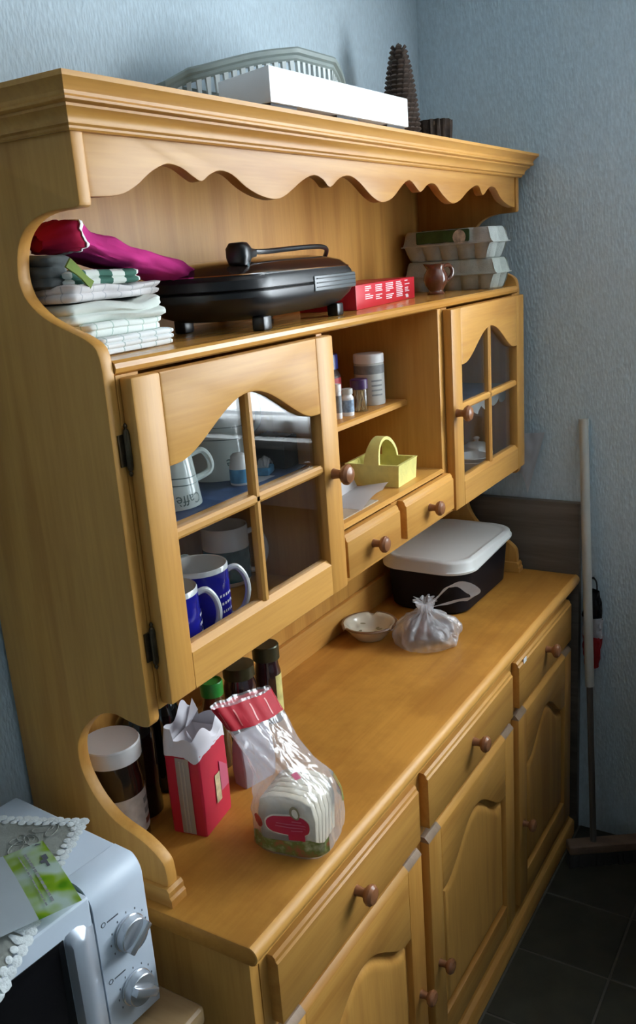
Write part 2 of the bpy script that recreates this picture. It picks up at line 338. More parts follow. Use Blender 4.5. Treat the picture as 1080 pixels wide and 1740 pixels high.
def arch_pts(x0, x1, zs, zp, n=28):
    """cathedral arch: shoulders at zs, peak at zp"""
    out = []
    for k in range(n+1):
        t = k/n; s = min(t, 1-t)*2
        e = 0 if s < .10 else (s-.10)/.90
        out.append((x0+(x1-x0)*t, zs+(zp-zs)*(.5-.5*math.cos(PI*e))**.85))
    return out
def base_door(x0, x1, knob_right, z0=.078, z1=.606, yfr=-.405):
    t = .02; sw = .056; d = link('door', None, base)
    B().box(x0, x0+sw, yfr, yfr+t, z0, z1-.010, .0022).build('stile', 'pine_z', d); B().box(x1-sw, x1, yfr, yfr+t, z0, z1-.010, .0022).build('stile', 'pine_z', d)
    xi0, xi1 = x0+sw, x1-sw; ar = arch_pts(xi0, xi1, .452, .535)
    B().prism(ar+[(xi1, z1-.010), (xi0, z1-.010)], 'y', yfr+.0004, yfr+t, .0018).build('top_rail', 'pine_x', d)
    B().box(xi0, xi1, yfr+.0004, yfr+t, z0, z0+.07, .0022).build('bottom_rail', 'pine_x', d)
    # chamfered cap along the door top, worn end grain at the stiles
    cp = [(yfr+t, z1), (yfr+.009, z1), (yfr+.001, z1-.008), (yfr, z1-.011), (yfr+t, z1-.011)]
    B().prism(cp, 'x', xi0, xi1).build('top_chamfer', 'pine_x', d)
    B().prism(cp, 'x', x0, xi0).build('stile_end', 'endgrain', d); B().prism(cp, 'x', xi1, x1).build('stile_end', 'endgrain', d)
    # raised and fielded panel: flat ground, bevel, field
    gz = [(x, z) for x, z in arch_pts(xi0-.006, xi1+.006, .458, .541)]
    B().prism([(xi0-.006, z0+.064)]+[(xi1+.006, z0+.064)]+gz[::-1], 'y', yfr+.0128, yfr+.0165).build('panel_ground', 'pine_z', d)
    def ring(ins, y): return [(xi0+ins, y, z0+.07+ins), (xi1-ins, y, z0+.07+ins)]+[(x, y, z) for x, z in arch_pts(xi0+ins, xi1-ins, .452-ins, .535-ins)][::-1]
    B().loft([ring(.010, yfr+.0128), ring(.0115, yfr+.0115), ring(.016, yfr+.0070), ring(.021, yfr+.0042), ring(.027, yfr+.0030), ring(.033, yfr+.0028)], False, True).build('raised_panel', 'pine_z', d, ang=20)
    kx = (x1-sw*.5) if knob_right else (x0+sw*.5)
    link('knob', KM, d, (kx, yfr+.0005, .302)); return d
base_door(.037, .4975, True); base_door(.5305, .998, False); base_door(1.034, 1.460, False)

# ------------------------------------------------------------------ dresser, upper unit
hut = thing('dresser_hutch', 'honey pine hutch with scalloped apron, moulded cornice and two glazed doors', 'hutch')
def mir(p): return p
side = [(.012, .80), (-.252, .80), (-.254, .838), (-.253, .852), (-.249, .867), (-.23, .884), (-.206, .896), (-.167, .910), (-.137, .935), (-.118, .966), (-.111, .994), (-.114, 1.023), (-.130, 1.050), (-.152, 1.071), (-.174, 1.084), (-.197, 1.088), (-.222, 1.083), (-.243, 1.080), (-.257, 1.083), (-.261, 1.092)]
side2 = [(-.261, 1.556), (-.256, 1.582), (-.237, 1.596), (-.206, 1.608), (-.175, 1.622), (-.152, 1.641), (-.143, 1.659), (-.142, 1.677), (-.148, 1.702), (-.161, 1.721), (-.184, 1.735), (-.211, 1.741), (-.242, 1.742), (-.258, 1.743), (-.261, 1.748)]
sp = [side[0], side[1]]+catmull(side[2:], 3)+catmull(side2, 3)+[(-.261, 1.86), (.012, 1.86)]
for a in (0, W-.02):
    s_ = B().prism(sp, 'x', a, a+.02, .0025).build('side_panel', 'pine_z', hut)
    fb = [(-.262, .8), (-.262, .812), (-.259, .816), (-.259, .824), (-.255, .829), (-.10, .829), (-.10, .8)]
    B().prism(fb, 'x', a-.006, a+.026, .001).build('foot_block', 'pine_y', s_)
B().box(.02, W-.02, .004, .012, .8, 1.86).build('back_panel', 'pine_z', hut)
B().box(.02, W-.02, -.008, .004, .8, .868, .002).build('back_rail', 'pine_x', hut)
B().box(-.002, W+.002, -.263, .012, 1.858, 1.8745).build('top_panel', 'pine_x', hut)
cp = [(.0383, 1.875), (.0383, 1.8695), (.0360, 1.8680), (.0335, 1.8655), (.0300, 1.8620), (.0275, 1.8580), (.0270, 1.8545), (.0285, 1.8520), (.0280, 1.8495), (.0255, 1.8480), (.0215, 1.8470), (.0215, 1.8440), (.0190, 1.8425), (.0150, 1.8395), (.0120, 1.8355), (.0108, 1.8310), (.0110, 1.8290), (.0070, 1.8270), (.0065, 1.8245), (.0045, 1.8225), (-.004, 1.8225), (-.004, 1.875)]
rings = []
for (x, y, sx, sy) in ((0, .012, -1, 0), (0, -.261, -1, -1), (W, -.261, 1, -1), (W, .012, 1, 0)):
    rings.append([(x+sx*o_, y+sy*o_, z) for o_, z in cp])
B().loft(rings, True, True).build('cornice_moulding', 'pine_x', hut, ang=22)
ap = [(0.02, 1.754), (0.067, 1.756), (0.099, 1.766), (0.129, 1.783), (0.153, 1.793), (0.17, 1.796), (0.193, 1.792), (0.215, 1.782), (0.232, 1.777), (0.251, 1.786), (0.274, 1.792), (0.301, 1.788), (0.333, 1.772), (0.369, 1.761), (0.407, 1.757), (0.44, 1.765), (0.486, 1.786), (0.522, 1.795), (0.549, 1.789), (0.57, 1.778), (0.603, 1.793), (0.637, 1.798), (0.672, 1.788), (0.713, 1.767), (0.752, 1.757), (0.796, 1.765), (0.84, 1.789), (0.872, 1.798), (0.9, 1.786), (0.92, 1.778), (0.955, 1.793), (0.989, 1.794), (1.023, 1.776), (1.071, 1.759), (1.115, 1.765), (1.16, 1.784), (1.205, 1.797), (1.229, 1.795), (1.25, 1.778), (1.291, 1.796), (1.329, 1.795), (1.367, 1.772), (1.419, 1.758), (1.46, 1.754)]
B().prism(catmull(ap, 3)+[(1.46, 1.856), (.02, 1.856)], 'y', -.257, -.239, .0012).build('scalloped_apron', 'pine_x', hut)
sh = [(.004, 1.5487), (-.257, 1.5487), (-.262, 1.5515), (-.264, 1.557), (-.2625, 1.563), (-.258, 1.5665), (.004, 1.5665)]
m_sh = wood('shelf_pine', 'x', PC0, PC1, rough=.2)
B().prism(sh, 'x', .02, W-.02).build('open_shelf', 'shelf_pine', hut)
for a, c in ((.02, .06), (.988, 1.015), (1.42, W-.02)): B().box(a, c, -.2612, -.243, 1.116, 1.5487).build('frame_stile', 'pine_z', hut)
B().box(.02, W-.02, -.2615, .004, 1.100, 1.116, .0015).build('bottom_panel', 'pine_x', hut)
for a in (.486, .970): B().box(a, a+.018, -.261, .004, 1.116, 1.5487, .001).build('divider', 'pine_z', hut)
B().prism([(.004, 1.198), (-.258, 1.198), (-.2645, 1.2015), (-.2645, 1.2055), (-.259, 1.209), (.004, 1.209)], 'x', .504, .970).build('middle_shelf', 'pine_x', hut)
B().box(.7176, .7453, -.2625, -.245, 1.116, 1.198).build('drawer_rail', 'pine_z', hut)
B().prism([(.004, 1.346), (-.178, 1.346), (-.183, 1.348), (-.183, 1.357), (-.178, 1.360), (.004, 1.360)], 'x', .504, .970).build('spice_shelf', 'pine_x', hut)
M('blue_liner', (.05, .09, .20), .5, var=.3)
s1 = B().box(.02, .486, -.230, .004, 1.312, 1.328, .001).build('cabinet_shelf', 'pine_x', hut)
B().box(.024, .482, -.228, .0, 1.328, 1.3292).build('shelf_liner', 'blue_liner', s1)
s2 = B().box(.988, 1.46, -.230, .004, 1.304, 1.320, .001).build('cabinet_shelf', 'pine_x', hut)
B().box(.992, 1.456, -.228, .0, 1.320, 1.3212).build('shelf_liner', 'blue_liner', s2)
M('lace_white', (.78, .80, .78), .8, bump=.5, bscale=300)
# scalloped paper lace on the front of the right cabinet shelf
def lace(u, v):
    x = .995+.455*u; dp = .030+.014*abs(math.sin(u*PI*8)); return (x, -.2315-.002*math.sin(u*60)*v, 1.322-dp*v)
B().grid(lace, 112, 4).build('lace_edging', 'lace_white', s2, thick=.0006)
drawer(.510, .7176, 1.1186, 1.1975, -.282, .0205, hut, .604, 1.1555, False)
drawer(.7453, .9800, 1.1186, 1.1975, -.282, .0205, hut, .853, 1.1555, False)

def glazed_door(x0, x1, hinge_left, z0=1.1083, z1=1.5459, yfr=-.282):
    t = .0205; sw = .053
    d = link('door', None, hut)
    B().box(x0, x0+sw, yfr, yfr+t, z0, z1, .0035).build('stile', 'pine_z', d); B().box(x1-sw, x1, yfr, yfr+t, z0, z1, .0035).build('stile', 'pine_z', d)
    xi0, xi1 = x0+sw-.001, x1-sw+.001; zs, zp = 1.424, 1.490; cx = (xi0+xi1)/2
    B().prism(arch_pts(xi0, xi1, zs, zp)+[(xi1, z1), (xi0, z1)], 'y', yfr+.0003, yfr+t, .003).build('top_rail', 'pine_x', d)
    zr = 1.172
    pr = [(yfr+t, z0), (yfr+.002, z0), (yfr+.0003, z0+.002), (yfr+.0003, zr-.009), (yfr+.008, zr), (yfr+t, zr)]
    B().prism(pr, 'x', xi0, xi1).build('bottom_rail', 'pine_x', d)
    mz = 1.331
    # cross bars: half-round fronts
    def bar_prof(h): return [(yfr+.016, -h), (yfr+.006, -h), (yfr+.003, -h*.45), (yfr+.003, h*.45), (yfr+.006, h), (yfr+.016, h)]
    B().prism([(y, mz+q) for y, q in bar_prof(.0075)], 'x', xi0-.002, xi1+.002).build('glazing_bar', 'pine_x', d)
    B().prism([(cx+q, y) for y, q in bar_prof(.0075)], 'z', zr-.002, zp+.004).build('glazing_bar', 'pine_z', d)
    yg0, yg1 = yfr+.0115, yfr+.0140; bh = .007
    def archz(x): 
        pts = arch_pts(xi0, xi1, zs, zp, 60); k = (x-xi0)/(xi1-xi0)*60; i = max(0, min(59, int(k))); f = k-i
        return pts[i][1]*(1-f)+pts[i+1][1]*f+.004
    for (a, c) in ((xi0-.003, cx-bh), (cx+bh, xi1+.003)):
        B().box(a, c, yg0, yg1, zr-.003, mz-bh).build('pane', 'glass', d)
        top = [(a+(c-a)*k/14, archz(min(max(a+(c-a)*k/14, xi0), xi1))) for k in range(15)]
        B().prism([(a, mz+bh), (c, mz+bh)]+top[::-1], 'y', yg0, yg1).build('pane', 'glass', d)
    link('knob', KMB, d, ((x1-.026) if hinge_left else (x0+.016), yfr+.0005, 1.318 if hinge_left else 1.325))
    hx = x0-.003 if hinge_left else x1+.003
    for hz in (1.457, 1.194):
        hb = B().lathe([(0, -.034), (.0016, -.033), (.0028, -.030), (.0016, -.027), (.0035, -.025), (.0045, -.020), (.0045, .020), (.0035, .025), (.0016, .027), (.0028, .030), (.0016, .033), (0, .034)], 12, (hx, -.2655, hz))
        sg = 1 if hinge_left else -1
        hb.box(min(hx, hx-sg*.012), max(hx, hx-sg*.012), -.2632, -.261, hz-.02, hz+.02)
        hb.build('hinge', 'bronze', d)
    return d
M('bronze', (.10, .075, .045), .35, .85, var=.3, vscale=80)
glazed_door(.0242, .5035, True); glazed_door(.9924, 1.4500, False)

# ------------------------------------------------------------------ things on top of the hutch
ZT, ZS, ZM, ZSP, ZL, ZR, ZB, ZK = 1.8752, 1.5667, 1.2092, 1.3602, 1.3294, 1.3214, 1.1162, .8002
VD = Vector((FW.x, FW.y, 0)).normalized()         # level viewing direction
def spot(u, v, z, r): p = U(u, v, 'z', z)+VD*r; return (p.x, p.y, z)

M('white_metal', (.86, .87, .88), .35, var=.02); M('dark_rubber', (.03, .03, .032), .6)
t = thing('flat_white_box', 'shallow white box on small feet lying on top of the hutch', 'box', (0, 0, ZT))
B().prism([(.371, -.285), (.815, -.285), (.815, -.165), (.412, -.165)], 'z', .009, .057, .002).build('body', 'white_metal', t)
for x, y in ((.412, -.272), (.60, -.272), (.775, -.272), (.455, -.185), (.775, -.185)): B().box(x-.035, x+.035, y-.008, y+.012, 0, .010, .001).build('foot', 'dark_rubber', t)

M('grey_green', (.22, .26, .24), .5, var=.12, vscale=20); M('pale_slat', (.62, .66, .64), .5)
lf = [U(498, 80, 'y', -.150), U(430, 88, 'y', -.120), U(340, 110, 'y', -.078), U(310, 120, 'y', -.058), U(272, 141, 'y', -.035)]
rt_ = U(560, 97, 'y', -.150); xc = (lf[0].x+rt_.x)/2
lfp = [Vector(p) for p in catmull([tuple(p) for p in lf], 5)]
rgp = [Vector((2*xc-p.x, p.y, p.z)) for p in lfp]
loop = lfp[::-1]+[lfp[0].lerp(rgp[0], k/5) for k in range(1, 5)]+rgp+[rgp[-1].lerp(lfp[-1], k/10) for k in range(1, 10)]
cen = sum(loop, Vector())/len(loop)
def outw(i):
    a, c = loop[i-1], loop[(i+1) % len(loop)]; d = (c-a); n_ = Vector((-d.y, d.x, 0)).normalized(); return n_ if n_.dot(loop[i]-cen) > 0 else -n_
t = thing('slotted_basket', 'grey-green basket with moulded rim and pale slots tilted behind the white box', 'basket', (xc, -.09, ZT))
off = Vector((xc, -.09, ZT))
prof = [(0, 0), (.010, -.001), (.012, -.004), (.011, -.010), (.006, -.013), (.006, -.018), (.002, -.022), (-.004, -.022), (-.004, 0)]
rg = [[loop[i]-off+outw(i)*o_+Vector((0, 0, z)) for o_, z in prof] for i in range(len(loop))]; rg.append(rg[0])
B().loft(rg, False, False).build('rim', 'grey_green', t)
rg = [[Vector((q.x, q.y, loop[i].z-off.z+z if z > -.06 else 0)) for q, z in ((loop[i]-off+outw(i)*o_, z) for o_, z in ((-.002, -.046), (-.010, -.073), (-.014, -.073), (-.006, -.046)))] for i in range(len(loop))]; rg.append(rg[0])
B().loft(rg, False, False).build('lower_wall', 'grey_green', t)
B().loft([[Vector(((loop[i]-off-outw(i)*.013).x, (loop[i]-off-outw(i)*.013).y, z)) for i in range(len(loop))] for z in (0, .003)]).build('floor_panel', 'grey_green', t)
acc = 0.0; k = 0
for i in range(len(loop)):
    a, c = loop[i], loop[(i+1) % len(loop)]; ln = (c-a).length; acc += ln
    while acc > .017:
        acc -= .017; q = a.lerp(c, 1-acc/ln)-off; d = (c-a).normalized()*.0045; n_ = outw(i)*.003
        top, bot = Vector((0, 0, -.020)), Vector((0, 0, -.048))
        B().loft([[q+top-d-n_, q+top+d-n_, q+top+d+n_, q+top-d+n_], [q+bot-d*.6-n_, q+bot+d*.6-n_, q+bot+d*.6+n_, q+bot-d*.6+n_]]).build('slat', 'pale_slat', t)

M('bark', (.060, .038, .026), .8, var=.6, vscale=60, bump=.8, bscale=90); M('cone_scale', (.085, .055, .040), .7, var=.5, vscale=90)
t = thing('cone_ornament', 'tall dark brown scaly cone ornament standing on top of the hutch', 'ornament', (1.19, -.09, ZT))
def crad(z): return .042*(1-(z/.232)**1.7)**.75+.004
B().lathe([(crad(z)*.86, z) for z in [.23*k/16 for k in range(17)]]+[(0, .2345)], 20).build('core', 'bark', t)
sc_ = B()
for r_ in range(22):
    z = .008+r_*.0100; rad = crad(z); n_ = max(6, int(rad*2*PI/.013))
    for k in range(n_):
        a = 2*PI*(k+.5*(r_ % 2))/n_+.05*random.random(); ca, sa = math.cos(a), math.sin(a)
        P = lambda dr, dt, dz: ((rad*.84+dr)*ca-dt*sa, (rad*.84+dr)*sa+dt*ca, z+dz)
        wd = rad*PI/n_*1.05
        sc_.loft([[P(0, -wd*.8, 0), P(0, wd*.8, 0), P(0, wd*.5, .004), P(0, -wd*.5, .004)], [P(.0075, -wd, .007), P(.0075, wd, .007), P(.006, wd*.5, .0105), P(.006, -wd*.5, .0105)]], False, True)
o = sc_.build('scales', 'cone_scale', t); o['kind'] = 'stuff'
t = thing('bark_stump', 'short dark bark stump beside the cone ornament', 'ornament', (1.285, -.125, ZT))
B().grid(lambda u, v: ((.040+.005*nz((math.cos(2*PI*u)*9, math.sin(2*PI*u)*9, v*1.5))+.0025*math.sin(u*2*PI*17))*math.cos(2*PI*u)*(1-.04*v), (.040+.005*nz((math.cos(2*PI*u)*9, math.sin(2*PI*u)*9, v*1.5))+.0025*math.sin(u*2*PI*17))*math.sin(2*PI*u), .078*v), 72, 8, True).build('bark_ring', 'bark', t)
B().lathe([(0, 0), (.036, 0), (.036, .074), (.030, .0755), (.029, .073), (0, .074)], 24).build('heartwood', 'broomwood', t)

# ------------------------------------------------------------------ linen pile on the open shelf
def check_mat(name, base_c, line_c, pitch, width, second=None):
    m, nt, p, N, L = newmat(name); p.inputs['Roughness'].default_value = .9; p.inputs['Specular IOR Level'].default_value = .15
    tc = N('ShaderNodeTexCoord'); sp_ = N('ShaderNodeSeparateXYZ'); L(tc.outputs['Object'], sp_.inputs[0]); outs = []
    for ax in (0, 1):
        mm = N('ShaderNodeMath'); mm.operation = 'PINGPONG'; mm.inputs[1].default_value = pitch/2; L(sp_.outputs[ax], mm.inputs[0])
        lt = N('ShaderNodeMath'); lt.operation = 'LESS_THAN'; lt.inputs[1].default_value = width/2; L(mm.outputs[0], lt.inputs[0]); outs.append(lt)
    mx_ = N('ShaderNodeMath'); mx_.operation = 'MAXIMUM'; L(outs[0].outputs[0], mx_.inputs[0]); L(outs[1].outputs[0], mx_.inputs[1])
    mc = N('ShaderNodeMix'); mc.data_type = 'RGBA'; mc.inputs[6].default_value = hexc(base_c); mc.inputs[7].default_value = hexc(line_c); L(mx_.outputs[0], mc.inputs[0]); L(mc.outputs[2], p.inputs['Base Color'])
    n = N('ShaderNodeTexNoise'); n.inputs['Scale'].default_value = 60; n.inputs['Detail'].default_value = 4; L(tc.outputs['Object'], n.inputs[0])
    b = N('ShaderNodeBump'); b.inputs['Strength'].default_value = .35; b.inputs['Distance'].default_value = .003; L(n.outputs[0], b.inputs['Height']); L(b.outputs[0], p.inputs['Normal'])
check_mat('towel_white', (.80, .82, .81), (.42, .52, .50), .034, .0022); check_mat('towel_pale', (.76, .80, .75), (.45, .58, .50), .030, .002)
check_mat('towel_green', (.74, .78, .72), (.07, .17, .13), .044, .022); check_mat('towel_lilac', (.66, .63, .62), (.44, .44, .46), .026, .0018)
M('towel_sage', (.70, .74, .68), .9, bump=.4, bscale=80, spec=.1); M('cloth_dark', (.10, .11, .11), .9, bump=.4, bscale=90, spec=.1)
def towel(label, mat, x0, x1, y0, y1, z0, h, layers, seed, amp=.004, rz=0.0):
    cx, cy = (x0+x1)/2, (y0+y1)/2
    t = thing('folded_towel', label, 'towel', (cx, cy, z0), rz, 'folded towels on the open shelf')
    hw, hd = (x1-x0)/2, (y1-y0)/2; rings = []; n_ = layers*4
    for k in range(n_+1):
        f = k/n_; ph = (f*layers) % 1.0; ins = .0035*(2*abs(ph-.5))**4 if k not in (0, n_) else .005
        lay = int(min(f*layers, layers-1e-3)); dx = .004*nz((lay*3.1, seed, .5)); dy = .004*nz((seed, lay*2.7, 1.5))
        r = rr(hw-ins, hd-ins, .012, 7, f*h)
        # subdivide the straight sides so the cloth can wave
        rng = []
        for i in range(len(r)):
            a, c = Vector(r[i]), Vector(r[(i+1) % len(r)]); m_ = 8 if (c-a).length > .03 else 1
            for j in range(m_): rng.append(a.lerp(c, j/m_))
        out = []
        for p in rng:
            q = Vector((p.x*18+seed, p.y*18, f*2.0)); wob = amp*nz(q, 1.0)
            out.append((p.x+dx+wob, p.y+dy+amp*nz(q+Vector((5, 5, 5))), max(0.0, p.z+(amp*1.2*nz(Vector((p.x*14, p.y*14, seed)))*f if f > .15 else 0))))
        rings.append(out)
    B().loft(rings, True, True).build('cloth', mat, t, ang=60); return t
towel('white checked tea towel at the very bottom of the linen pile', 'towel_white', .050, .210, -.205, -.045, ZS, .023, 3, 1.0, .002, R(4))
towel('pale checked tea towel second from the bottom of the linen pile', 'towel_pale', .045, .198, -.195, -.050, ZS+.0225, .019, 2, 4.0, .0025, R(2))
towel('crumpled sage white cloth in the middle of the linen pile', 'towel_sage', .040, .208, -.192, -.040, ZS+.0405, .026, 2, 9.0, .011, R(-5))
towel('lilac grey checked tea towel above the crumpled sage cloth', 'towel_lilac', .035, .232, -.172, -.040, ZS+.0685, .020, 2, 13.0, .009, R(6))
towel('green and white block checked tea towel right under the pink cloth', 'towel_green', .060, .190, -.172, -.045, ZS+.0875, .019, 2, 17.0, .004, R(-5))
towel('dark grey folded cloth tucked under the red end of the pink cloth', 'cloth_dark', .026, .075, -.160, -.040, ZS+.0870, .042, 3, 21.0, .005, 0)
M('pink_cloth', (.56, .035, .22), .85, var=.2, vscale=14, bump=.3, bscale=90, spec=.15); M('red_cloth', (.36, .012, .05), .85, bump=.3, bscale=90, spec=.1); M('green_cloth', (.20, .28, .055), .85, bump=.3, bscale=90)
M('white_trim', (.80, .78, .80), .8)
t = thing('pink_cloth', 'bright pink cloth with white trim and red end heaped on the linen pile', 'cloth', (.15, -.11, ZS+.10))
off = Vector((.15, -.11, ZS+.10))
cp_ = [U(60, 420, 'y', -.115), U(95, 413, 'y', -.115), U(125, 421, 'y', -.115), U(165, 435, 'y', -.115), U(205, 447, 'y', -.115), U(245, 457, 'y', -.115), U(280, 467, 'y', -.118), U(295, 474, 'y', -.120), U(306, 480, 'y', -.12)]
cpath = [Vector(p)-off for p in catmull([tuple(p) for p in cp_], 5)]
def pr_ring(i, sc=1.0):
    f = i/(len(cpath)-1); hh = (.029-.010*f)*(1 if f < .93 else math.sqrt(max(.02, 1-((f-.93)/.07)**2))); hd = (.058-.012*f)*(1 if f < .93 else math.sqrt(max(.05, 1-((f-.93)/.07)**2)))
    if f < .14: q_ = .45+.55*math.sin(PI/2*f/.14); hh *= q_; hd *= q_
    out = []
    for k in range(40):
        a = 2*PI*k/40; c, s_ = math.cos(a), math.sin(a)
        w_ = 1+.24*nz((c*1.8+f*3, s_*1.8, f*5))+.16*nz((c*5, s_*5, f*9))
        out.append(cpath[i]+Vector((.012*c*(1 if f < .5 else .4), hd*sc*c*w_, hh*sc*(abs(s_)**.8)*(1 if s_ > 0 else -.5)*w_)))
    return out
n_ = len(cpath)
B().loft([pr_ring(i) for i in range(7, n_)], False, True).build('pink_fold', 'pink_cloth', t, ang=80)
B().loft([pr_ring(i, 1.03) for i in range(6, 8)], True, True).build('white_trim', 'white_trim', t, ang=80)
B().loft([pr_ring(i, .99) for i in range(0, 7)], False, False).build('red_band', 'red_cloth', t, ang=80)
B().loft([pr_ring(1, .95), pr_ring(2, .90)], True, True).build('lining', 'red_cloth', t, ang=80)
a_, c_ = U(116, 446, 'y', -.176)-off, U(158, 484, 'y', -.181)-off
ds = (c_-a_).normalized(); sd = Vector((ds.z, 0, -ds.x))*.007
B().loft([[p-sd*w_, p+sd*w_, p+sd*w_+Vector((0, .003, 0)), p-sd*w_+Vector((0, .003, 0))] for p, w_ in ((a_.lerp(c_, k/5)+Vector((0, -.001*math.sin(k), 0)), .8+.2*math.cos(k)) for k in range(6))]).build('green_strap', 'green_cloth', t)

# ------------------------------------------------------------------ contact grill
M('black_plastic', (.012, .012, .013), .32, spec=.5, bump=.03); M('lid_lacquer', (.030, .019, .015), .14, spec=.6, coat=.5); M('chrome', (.8, .8, .8), .12, 1.0); M('grip_grey', (.10, .115, .12), .35)
t = thing('contact_grill', 'black electric contact grill with brown glossy lid on the open shelf', 'grill', (.505, -.137, ZS), R(5))
hw, hd = .222, .110
def gr(sx, sy, z, r=.085): return rr(hw*sx, hd*sy, r, 8, z)
B().loft([gr(.80, .70, .018), gr(.90, .86, .026), gr(.975, .96, .040), gr(1, 1, .052), gr(1, 1, .060), gr(.99, .985, .062)]).build('lower_body', 'black_plastic', t)
B().loft([gr(.99, .985, .063), gr(1, 1, .065), gr(.995, .99, .078), gr(.975, .955, .0845)]).build('upper_body', 'black_plastic', t)
B().loft([gr(.978, .96, .0845), gr(.982, .965, .0852), gr(.976, .955, .0868)], True, True).build('chrome_band', 'chrome', t)
B().loft([gr(.970, .945, .0868), gr(.92, .88, .096), gr(.80, .72, .1035), gr(.60, .50, .108), gr(.3, .22, .110)], True, True).build('lid', 'lid_lacquer', t, ang=60)
g_ = B().box(.000, .165, -.1125, -.100, .048, .074, .003).build('grip', 'grip_grey', t)
for z in (.054, .061, .068): B().box(.006, .16, -.1138, -.1125, z, z+.0018).build('ridge', 'black_plastic', g_)
for x, y in ((-.135, -.085), (.13, -.085), (-.135, .06), (.13, .06)): B().box(x-.013, x+.013, y-.010, y+.012, 0, .022, .003).build('foot', 'black_plastic', t)
cps = catmull([(-.128, -.070, .118), (-.085, -.072, .117), (0, -.062, .119), (.09, -.058, .121), (.16, -.052, .120), (.200, -.040, .112), (.222, -.015, .088), (.226, .010, .060), (.222, .030, .045)], 5)
B().tube(cps, .0042, 10).build('power_cord', 'black_plastic', t)
pg = B().loft([[(-.176+x, -.070+y*k, .116+z*k) for y, z in ((-.013, -.017), (.013, -.017), (.017, -.006), (.017, .008), (.010, .016), (-.010, .016), (-.017, .008), (-.017, -.006))] for x, k in ((0, .72), (.003, .95), (.010, 1), (.024, .95), (.032, .6), (.044, .42), (.058, .34))]).build('plug', 'black_plastic', t, ang=50)
for dy in (-.0095, .0095): B().tube([(-.160, -.072+dy, .108), (-.158, -.074+dy, .090)], .0024, 8).build('plug_pin', 'chrome', pg)

M('red_card', (.62, .020, .035), .35, spec=.4); M('white_print', (.88, .86, .86), .5); M('white_card', (.85, .85, .84), .6)
t = thing('red_flat_box', 'flat red cardboard box printed with small white text beside the grill', 'box', (.93, -.105, ZS), R(8))
B().box(-.185, .185, -.06, .06, 0, .046, .0008).build('carton', 'red_card', t)
B().box(.1846, .1870, -.052, -.036, .003, .020).build('white_flap', 'white_card', t)
tp = B(); rnd = random.Random(3)
for cx_, w_, rows in ((-.135, .045, 7), (-.075, .050, 8), (-.012, .050, 9), (.055, .048, 9), (.115, .034, 9)):
    for k in range(rows):
        if rnd.random() < .15: continue
        tp.box(cx_, cx_+w_*(.45+.55*rnd.random()), -.0604, -.0600, .040-k*.0038, .0417-k*.0038)
for k in range(3): tp.box(.121+k*.006, .125+k*.006, -.0604, -.06, .004, .010+.002*(k % 2))
tp.build('printed_text', 'white_print', t)

# ------------------------------------------------------------------ egg cartons
M('pulp', (.50, .53, .49), .95, var=.1, vscale=60, bump=.6, bscale=350, spec=.1); M('pulp2', (.44, .47, .42), .95, var=.1, vscale=60, bump=.6, bscale=350, spec=.1); M('green_label', (.04, .12, .035), .5, var=.4, vscale=25); M('cream_print', (.75, .70, .60), .5, var=.5, vscale=60)
def carton_ring(hx, hy, lobe, z, nx=2, ny=5):
    out = []
    for (sx0, sy0, sx1, sy1, nl) in ((1, -1, 1, 1, ny), (1, 1, -1, 1, nx), (-1, 1, -1, -1, ny), (-1, -1, 1, -1, nx)):
        for k in range(nl*8):
            f = k/(nl*8); x, y = hx*(sx0+(sx1-sx0)*f), hy*(sy0+(sy1-sy0)*f); d = lobe*(1-abs(math.sin(PI*f*nl))**.7)
            if sx0 == sx1: x -= sx0*d; y *= 1-.0*d
            else: y -= sy0*d
            out.append((x, y, z))
    return out
def egg_carton(label, mat, loc, rz, lab):
    t = thing('egg_carton', label, 'egg carton', loc, rz, 'egg cartons stacked on the open shelf')
    hx, hy = .054, .118
    B().loft([carton_ring(hx*.74, hy*.90, .012, 0), carton_ring(hx*.80, hy*.93, .012, .004), carton_ring(hx*.92, hy*.97, .009, .022), carton_ring(hx*.96, hy*.985, .005, .0345), carton_ring(hx*.97, hy*.99, 0, .036)]).build('egg_tray', mat, t, ang=50)
    B().loft([carton_ring(hx*1.05, hy*1.03, 0, .036), carton_ring(hx*1.05, hy*1.03, 0, .0385)]).build('flange', mat, t)
    l_ = B().loft([carton_ring(hx*.99, hy, 0, .0386), carton_ring(hx*.97, hy*.99, .003, .046), carton_ring(hx*.93, hy*.97, .006, .064), carton_ring(hx*.88, hy*.95, .006, .0705), carton_ring(hx*.84, hy*.93, .006, .0725)]).build('lid', mat, t, ang=50)
    if lab:
        B().box(-hx*.990, -hx*.955, -.060, .080, .0420, .0705, .003).build('green_label', 'green_label', l_)
        B().box(-hx*.80, hx*.80, -.052, .070, .0722, .0734, .0005).build('green_label', 'green_label', l_)
        B().lathe([(0, 0), (.017, 0), (.017, .0012), (0, .0012)], 20, (-hx*.9915, -.034, .053), 'x').build('round_picture', 'cream_print', l_)
    return t
egg_carton('grey-green egg carton at the bottom of the stack beside the jug', 'pulp2', (1.388, -.132, ZS), R(2), False)
egg_carton('grey egg carton with green label on top of the other carton', 'pulp', (1.384, -.130, ZS+.0732), R(-1), True)
M('brown_glaze', (.16, .055, .030), .16, coat=.6, var=.3, vscale=40)
t = thing('small_jug', 'small glossy brown ceramic jug in front of the egg cartons', 'jug', (1.215, -.150, ZS), R(-40))
B().lathe([(0, 0), (.020, 0), (.021, .003), (.0165, .007), (.0165, .010), (.025, .022), (.029, .034), (.027, .046), (.0215, .055), (.020, .060), (.0235, .068), (.022, .069), (.0185, .061), (.019, .054), (.025, .044), (.026, .034), (.022, .022), (0, .012)], 28).build('body', 'brown_glaze', t, ang=60)
